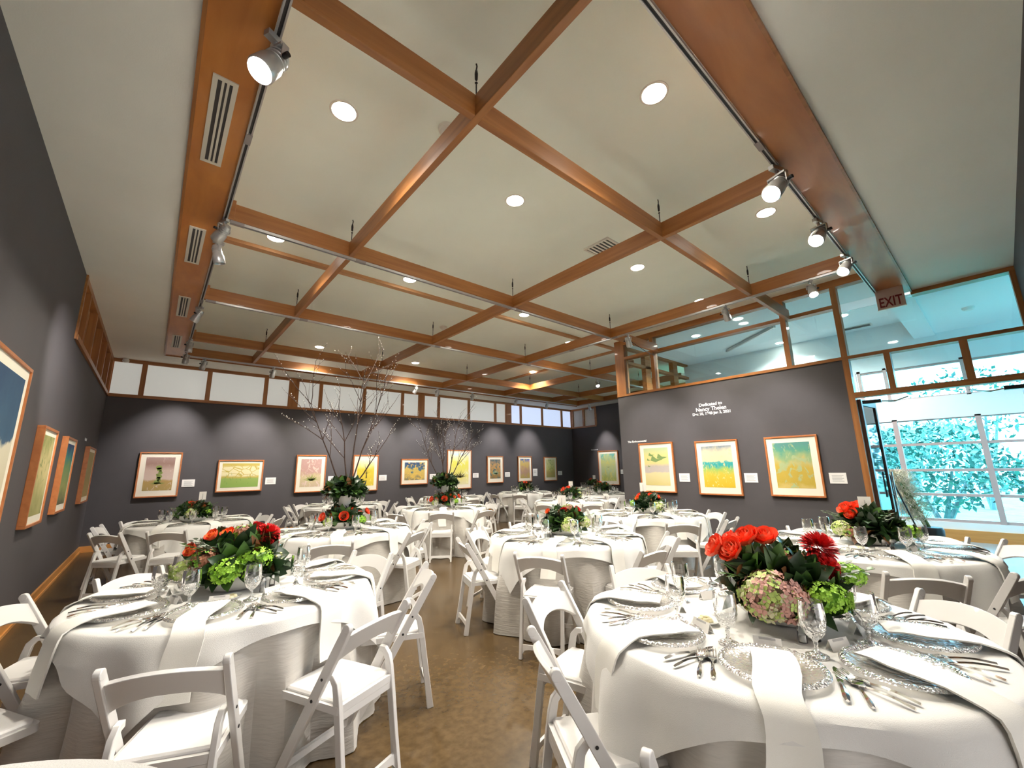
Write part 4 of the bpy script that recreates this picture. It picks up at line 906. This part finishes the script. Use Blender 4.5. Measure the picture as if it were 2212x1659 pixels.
def hydrangea(mats, r, rg_, n=110, sx=1.0):
    mb = MB()
    for i in range(n):
        d = dirs(rg_, -.85, 1); c_ = Vector((d.x*r*sx, d.y*r, d.z*r*.85))*rg_.uniform(.86, 1.04)
        mb.mi = 0 if rg_.random() < .62+.3*d.x else 1
        if rg_.random() < .12: mb.mi = len(mats)-1
        t1 = d.cross(Vector((.3, .2, 1))).normalized(); t2 = d.cross(t1); a0 = rg_.uniform(0, 1.5); s_ = r*rg_.uniform(.17, .23)
        for q in range(4):
            a = a0+q*pi/2; u = t1*cos(a)+t2*sin(a); v = t1*-sin(a)+t2*cos(a)
            mb.add([c_, c_+u*s_*.55-v*s_*.42+d*.1*s_, c_+u*s_+d*.28*s_, c_+u*s_*.55+v*s_*.42+d*.1*s_], [(0, 1, 2, 3)])
    mb.mi = len(mats)-1; mb.lathe([(0, -r*.7), (r*.5, -r*.4), (r*.68, 0), (r*.5, r*.42), (0, r*.6)], 12, None, sx, 1)
    return mb.mesh('hydrangea', mats)
def rose(mats, r, rg_, layers=5, openn=.9):
    mb = MB()
    for l in range(layers):
        rr_ = r*(.25+.75*l/(layers-1)); k = 3+l; tilt = .15+openn*l/layers; mb.mi = l % len(mats)
        for q in range(k):
            a = 2*pi*(q+.5*(l % 2))/k+rg_.uniform(-.1, .1); rings = []
            vs = []; fs = []; NU, NV = 5, 4; w = 1.25*pi/k
            for iu in range(NU):
                for iv in range(NV):
                    u = -1+2*iu/(NU-1); v = iv/(NV-1); aa = a+u*w; out_ = rr_*(.25+.75*sin(tilt*1.2)*v+.25*v*(1-v)*2); z = r*(.95*v*cos(tilt*.85)-.15*u*u*v)+r*.05*sin(7*u)
                    vs.append((out_*cos(aa)*1.0, out_*sin(aa), z))
            for iu in range(NU-1):
                for iv in range(NV-1): fs.append((iu*NV+iv, (iu+1)*NV+iv, (iu+1)*NV+iv+1, iu*NV+iv+1))
            mb.add(vs, fs)
    return mb.mesh('bloom', mats)
def mum(m_, r, rg_):
    mb = MB()
    for i in range(230):
        d = dirs(rg_, -.35, 1); c_ = d*r*.35; t1 = d.cross(Vector((.1, .3, 1))).normalized()*r*.11
        mb.add([c_-t1*.4, c_+t1*.4, c_+d*r*.45+t1, c_+d*r*.68+Vector((0, 0, -.1*r)), c_+d*r*.45-t1], [(0, 1, 2, 3, 4)])
    return mb.mesh('bloom', m_)
C_ = lambda n, c, c2=None: mat(n, c, .6, noise=.35 if c2 else 0, nscale=30, col2=c2)
RED = C_('petal_red', (.62, .012, .012)); RED2 = C_('petal_deep_red', (.38, .006, .012)); ORA = C_('petal_coral', (.86, .10, .035)); ORB = C_('petal_orange', (.90, .22, .03)); SAL = C_('petal_salmon', (.85, .24, .13))
PNK = C_('hyd_pink', (.66, .36, .30)); CRM = C_('hyd_cream', (.72, .70, .45)); GRN = C_('hyd_green', (.48, .62, .16)); LIM = C_('hyd_lime', (.33, .60, .05)); LI2 = C_('hyd_lime_dark', (.18, .40, .03)); BRN = C_('bloom_brown', (.30, .12, .06)); YEL = C_('berry_cream', (.75, .68, .30))
rg = random.Random(11)
HY = {'pink': hydrangea([PNK, GRN, CRM], .085, rg, 480, 1.15), 'lime': hydrangea([LIM, LIM, LI2], .062, rg, 200, 1.25), 'cream': hydrangea([CRM, GRN, GRN], .07, rg, 210), 'brown': hydrangea([BRN, LI2, BRN], .055, rg, 110)}
RS = {'coral': rose([ORA, ORA, SAL], .048, rg), 'red': rose([RED, RED, RED2], .042, rg, 5, .6), 'orange': rose([ORB, ORA], .036, rg, 4, .7), 'deep': mum(RED, .055, rg)}
def foliage(seed, R=.24, n=210, mats_=None, low=-.25, L_=.085):
    rg_ = random.Random(seed); mb = MB()
    for i in range(n):
        d = dirs(rg_, low, .95); base = Vector((d.x*R*.55, d.y*R*.55, .09+max(-.02, d.z)*R*.45)); mb.mi = 0 if rg_.random() < .72 else (1 if rg_.random() < .75 else 2)
        leaf(mb, base, d+Vector((0, 0, rg_.uniform(-.3, .3))), d.cross(Vector((rg_.gauss(0, 1), rg_.gauss(0, 1), rg_.gauss(0, .6)))), L_*rg_.uniform(.8, 1.35)*R/.24, L_*.40*R/.24, rg_.uniform(.1, .7))
    mb.mi = 0; mb.lathe([(0, .02), (R*.50, .06), (R*.58, .11), (R*.40, .155), (0, .175)], 14)
    return mb.mesh('foliage', mats_ or [M_leafd, M_leafm, M_leafb])
def sprigs(seed, R=.26, n=7, m_=None):
    rg_ = random.Random(seed); mb = MB()
    for i in range(n):
        a = rg_.uniform(0, 2*pi); d = Vector((cos(a), sin(a), rg_.uniform(.1, .8))).normalized(); p0 = Vector((0, 0, .1))+d*R*.4; p1 = p0+d*R*.75
        mb.tube([p0, (p0+p1)/2+Vector((0, 0, .01)), p1], [.0025, .002, .001], 4)
        for k in range(8):
            q = p0+(p1-p0)*(.2+.1*k); s_ = 1 if k % 2 else -1; leaf(mb, q, d*.6+Vector((-d.y, d.x, .2))*s_, (0, 0, 1), .035, .010, .1, .3)
    return mb.mesh('sprig', m_ or M_leafg)
FOL = [foliage(i) for i in range(3)]; SPR = [sprigs(i, .26, 1) for i in range(5)]; SPG = [sprigs(9+i, .30, 1, M_leafm) for i in range(4)]
bowl_me = MB().lathe([(0, .0), (.09, .0), (.13, .012), (.172, .05), (.185, .088), (.188, .094), (.180, .092), (.165, .06), (.12, .03), (0, .03)], 40, None, 1.05, .92).mesh('bowl', M_ceramic)
berry = MB(); rgb = random.Random(2)
for i in range(26): berry.lathe([(0, -.006), (.006, 0), (0, .006)], 7, T(rgb.uniform(-.045, .045), rgb.uniform(-.04, .04), rgb.uniform(-.02, .03)))
berry_me = berry.mesh('berry_cluster', YEL)
def arrangement(key, blooms, seed, label, scale=1.0, tall=False):
    cx, cy = TB[key][:2]; cx += {'T1': .07, 'T11': .10}.get(key, 0); cy -= {'T1': .07, 'T11': .04}.get(key, 0); va = atan2(-cy, -cx)   # +x of the arrangement points at the room's entrance corner
    t = empty('flower_arrangement', (cx, cy, ZTOP), va+pi/2, label=label, cat='centrepiece', group='flower centrepieces'); t.scale = (scale,)*3
    link('bowl', bowl_me, t); link('foliage', FOL[seed % 3], t, rz=seed*1.3).scale = (1.10, 1.06, 1.10)
    for q in range(5): link('sprig', SPR[q], t, rz=seed*.7+q*1.25)
    for q in range(4): link('sprig', SPG[q], t, rz=seed*1.1+q*1.6)
    link('berry_cluster', berry_me, t, (.15, -.08, .14))
    rg_ = random.Random(seed)
    for kind, nm, x, y, z, s_ in blooms:      # x to the side, y away from the viewer, z up
        me = (HY if kind == 'h' else RS)[nm]; o = link('hydrangea' if kind == 'h' else 'bloom', me, t, (x*1.06, y*1.06, z+(.012 if kind == 'r' else 0))); o.scale = (s_*1.1,)*3
        v = Vector((x*1.2, y-.10, max(.05, z-.08))); o.rotation_euler = v.to_track_quat('Z', 'Y').to_euler() if kind != 'h' else (0, 0, rg_.uniform(-.3, .3))
        if kind == 'h' and nm == 'pink': o['label'] = 'large pink and green hydrangea head'
    return t
arrangement('T1', [('h', 'pink', -.03, -.15, .125, 1.12), ('h', 'lime', .13, -.13, .135, .95), ('r', 'coral', -.20, -.02, .25, 1.15), ('r', 'coral', -.14, -.06, .245, 1.2), ('r', 'coral', -.09, .0, .285, 1.25), ('r', 'coral', -.16, .05, .26, 1.1), ('r', 'coral', -.03, .0, .29, 1.2),
    ('r', 'red', -.10, .10, .27, .9), ('h', 'brown', .05, .04, .22, 1.1), ('r', 'deep', .145, .02, .275, 1.2), ('r', 'deep', .16, -.05, .215, .75), ('h', 'lime', .22, .08, .18, .8)], 1, 'largest flower bowl with coral poppies and a pink hydrangea', 1.10)
arrangement('T2', [('h', 'lime', -.04, -.15, .115, 1.05), ('h', 'lime', .06, -.13, .155, 1.0), ('r', 'deep', .11, .0, .235, 1.25), ('r', 'orange', -.19, -.05, .20, 1.1), ('r', 'orange', -.12, .0, .25, 1.1), ('r', 'orange', -.06, .02, .25, 1.1), ('h', 'brown', .0, .06, .26, 1.0), ('r', 'red', .06, .07, .27, .9), ('h', 'brown', -.14, -.08, .16, 1.1), ('h', 'cream', -.22, -.04, .12, .7)], 2, 'flower bowl with lime hydrangeas and a red bloom on the front left table', 1.17)
arrangement('T3', [('h', 'cream', .04, -.15, .12, 1.1), ('r', 'red', .0, -.06, .22, 1.1), ('r', 'red', .12, .02, .23, 1.0), ('r', 'orange', -.15, -.04, .22, 1.0), ('h', 'cream', .20, -.03, .13, .8), ('h', 'brown', .04, .05, .25, 1.1)], 3, 'flower bowl with cream hydrangea and two red blooms on the middle table')
arrangement('T5', [('r', 'coral', -.05, -.02, .22, 1.2), ('r', 'coral', .08, -.03, .20, 1.1), ('r', 'orange', .03, .04, .24, 1.1), ('h', 'cream', -.03, -.14, .13, 1.1), ('h', 'brown', -.02, .05, .25, .9), ('h', 'lime', .14, -.06, .13, .8)], 4, 'flower bowl with coral blooms on the corner table')
arrangement('T7', [('r', 'coral', .0, -.03, .25, 1.3), ('r', 'coral', .10, .0, .20, 1.1), ('r', 'coral', .05, .03, .23, 1.1), ('h', 'lime', -.08, -.1, .12, .8)], 5, 'flower bowl with coral roses below the narrow prints')
arrangement('T8', [('r', 'coral', -.14, -.03, .20, 1.3), ('r', 'coral', -.05, .02, .23, 1.2), ('r', 'orange', .09, .0, .22, 1.2), ('h', 'cream', .17, -.05, .12, .9)], 6, 'flower bowl with orange roses behind the middle table')
arrangement('T9', [('r', 'coral', -.06, -.02, .25, 1.3), ('r', 'coral', .12, .0, .20, 1.2), ('r', 'orange', .05, .04, .2, 1.1)], 7, 'small flower bowl on the farthest corner table')
arrangement('T10', [('r', 'orange', -.13, -.05, .20, 1.3), ('r', 'coral', -.10, .0, .23, 1.1), ('r', 'coral', .04, .0, .23, 1.1), ('r', 'coral', .12, .02, .22, 1.0), ('h', 'cream', .12, -.13, .12, 1.1), ('h', 'lime', -.20, -.03, .15, .75)], 8, 'flower bowl with pale green hydrangeas below the bird print')
arrangement('T11', [('r', 'coral', -.11, -.02, .24, 1.3), ('r', 'coral', -.05, .02, .25, 1.3), ('r', 'coral', -.08, -.07, .21, 1.1), ('r', 'orange', .0, .05, .24, 1.0), ('h', 'cream', -.16, -.12, .12, .9), ('h', 'brown', -.10, -.15, .10, .9), ('h', 'lime', .22, -.04, .11, .9)], 9, 'flower bowl with coral blooms before the glass door', 1.08)
arrangement('T14', [('r', 'coral', -.06, 0, .24, 1.3), ('r', 'orange', .08, 0, .22, 1.2)], 10, 'flower bowl on the table half hidden behind the wall end')
for k_, s_ in (('T12', 11), ('T13', 12)): arrangement(k_, [('h', 'lime', .05, -.05, .18, 1.0), ('r', 'orange', -.1, 0, .2, 1.0)], s_, 'low green flower bowl on '+TB[k_][2], .9)
def branch(mb, bud, p, d, L_, r, depth, rg_, grow=1.0):
    n_ = 5; pts = [Vector(p)]; dd = Vector(d).normalized()
    for i in range(n_):
        dd = (dd+Vector((rg_.uniform(-.12, .12), rg_.uniform(-.12, .12), rg_.uniform(-.02, .08)))).normalized(); pts.append(pts[-1]+dd*L_/n_)
    mb.tube(pts, [r*(1-.6*i/n_) for i in range(n_+1)], 5)
    if depth > 0:
        for i in range(2, n_+1):
            for s_ in (((1, 1) if rg_.random() < .7 else (1,)) if depth > 1 else ((1,) if rg_.random() < .75 else ())):
                a = rg_.uniform(0, 2*pi); side = Vector((cos(a), sin(a), 0)); branch(mb, bud, pts[i], dd*.9+side*rg_.uniform(.4, .8), L_*rg_.uniform(.30, .55), r*.5, depth-1, rg_)
    if depth <= 1 and bud is not None:
        for i in range(1, n_+1):
            if rg_.random() < .6:
                q = pts[i]; u = Vector((rg_.uniform(-1, 1), rg_.uniform(-1, 1), 1)).normalized(); a, b_ = u.orthogonal().normalized()*.005, u.cross(u.orthogonal().normalized())*.005
                bud.add([q-u*.006+u*.004, q+a+u*.01, q+b_+u*.01, q-a+u*.01, q-b_+u*.01, q+u*.020], [(0, 2, 1), (0, 3, 2), (0, 4, 3), (0, 1, 4), (5, 1, 2), (5, 2, 3), (5, 3, 4), (5, 4, 1)])
FT = foliage(21, .27, 260, [M_leafd, M_leafm, M_leafb], -.6, .10)
def tall(key, stems, seed, label, buds, H0=.47, sc=1.0):
    cx, cy = TB[key][:2]; va = atan2(-cy, -cx)
    t = empty('branch_centrepiece', (cx, cy, ZTOP), va+pi/2, label=label, cat='centrepiece', group='tall branch centrepieces')
    link('bowl', bowl_me, t); link('foliage', FOL[seed % 3], t, rz=seed).scale = (1.12, 1.12, 1.1)
    MB().lathe([(0, .05), (.045, .05), (.055, .12), (.062, .26), (.085, H0), (.08, H0), (0, H0-.02)], 24).build('vase', M_ceramic, t)
    o = link('upper_foliage', FT, t, (0, 0, H0-.09)); o.scale = (1.0, 1.0, .80)
    for q in range(4): link('sprig', SPR[q], t, rz=seed+q*1.5)
    for kind, nm, x, y, z, s_ in [('r', 'coral', -.21, -.06, .15, 1.1), ('r', 'coral', .0, -.17, .16, 1.2), ('r', 'orange', .09, -.08, .22, .9), ('r', 'red', -.05, -.05, .22, 1.1), ('r', 'red', -.09, .02, .21, 1.1), ('r', 'coral', .24, -.02, .19, .9), ('r', 'orange', .16, -.06, .18, 1.0), ('r', 'orange', -.12, -.11, .17, .9), ('h', 'cream', -.16, -.13, .10, .75), ('h', 'lime', .18, -.12, .11, .8)]:
        o = link('hydrangea' if kind == 'h' else 'bloom', (HY if kind == 'h' else RS)[nm], t, (x*1.05, y*1.1, z)); o.scale = (s_*1.15,)*3
        if kind != 'h': o.rotation_euler = Vector((x, y-.1, z-.05)).to_track_quat('Z', 'Y').to_euler()
    rg_ = random.Random(seed)
    for i, (x, y, z, L_) in enumerate(stems):
        mb = MB(); bd = MB() if buds else None; p = Vector((x*.12, y*.12, H0-.03)); branch(mb, bd, p, (x, y, z), L_*1.12, .0105*sc, 2, rg_)
        o = mb.build('branch', M_bark, t)
        if bd and bd.v: bd.build('bud', M_bud, o, kind='stuff', smooth=False)
tall('T4', [(-.30, .05, 1, 1.05), (.06, .0, 1, .95), (.30, -.05, 1, 1.20), (.18, .15, 1, 1.35), (.45, .1, .75, .60)], 31, 'tallest centrepiece with budding willow branches over red blooms', True)
tall('T6', [(-.55, .05, 1, .95), (-.1, .0, 1, .85), (.28, -.05, 1, .98), (.5, .15, 1, .85), (.0, .2, 1, .8)], 33, 'second tall centrepiece with bare dark branches over red blooms', True)
# table number cards on stands
for key, dx, dz, s_ in (('T5', .08, .30, 'corner table'), ('T3', -.02, .27, 'middle table, hiding the flowers behind'), ('T8', .0, .27, 'table behind the middle table'), ('T9', .05, .30, 'farthest corner table'), ('T10', -.06, .32, 'table below the bird print'), ('T11', .06, .27, 'table before the glass door')):
    cx, cy = TB[key][:2]; va = atan2(-cy, -cx)
    t = empty('table_card', (cx+dx*sin(-va)-.0, cy+dx*cos(va), ZTOP+.02), va+pi/2, label='upright white card rising from the flowers on the '+s_, cat='card', group='upright table cards')
    sgn = 1
    t.location = (cx+dx*cos(va+pi/2)+.04*cos(va+pi), cy+dx*sin(va+pi/2)+.04*sin(va+pi), ZTOP+.10)
    MB().tube([(0, 0, 0), (0, 0, dz)], .003, 6).build('stand', M_metal, t)
    MB().box(-.045, .045, -.001, .001, dz-.10, dz+.03).build('card', M_paper, t, smooth=False)
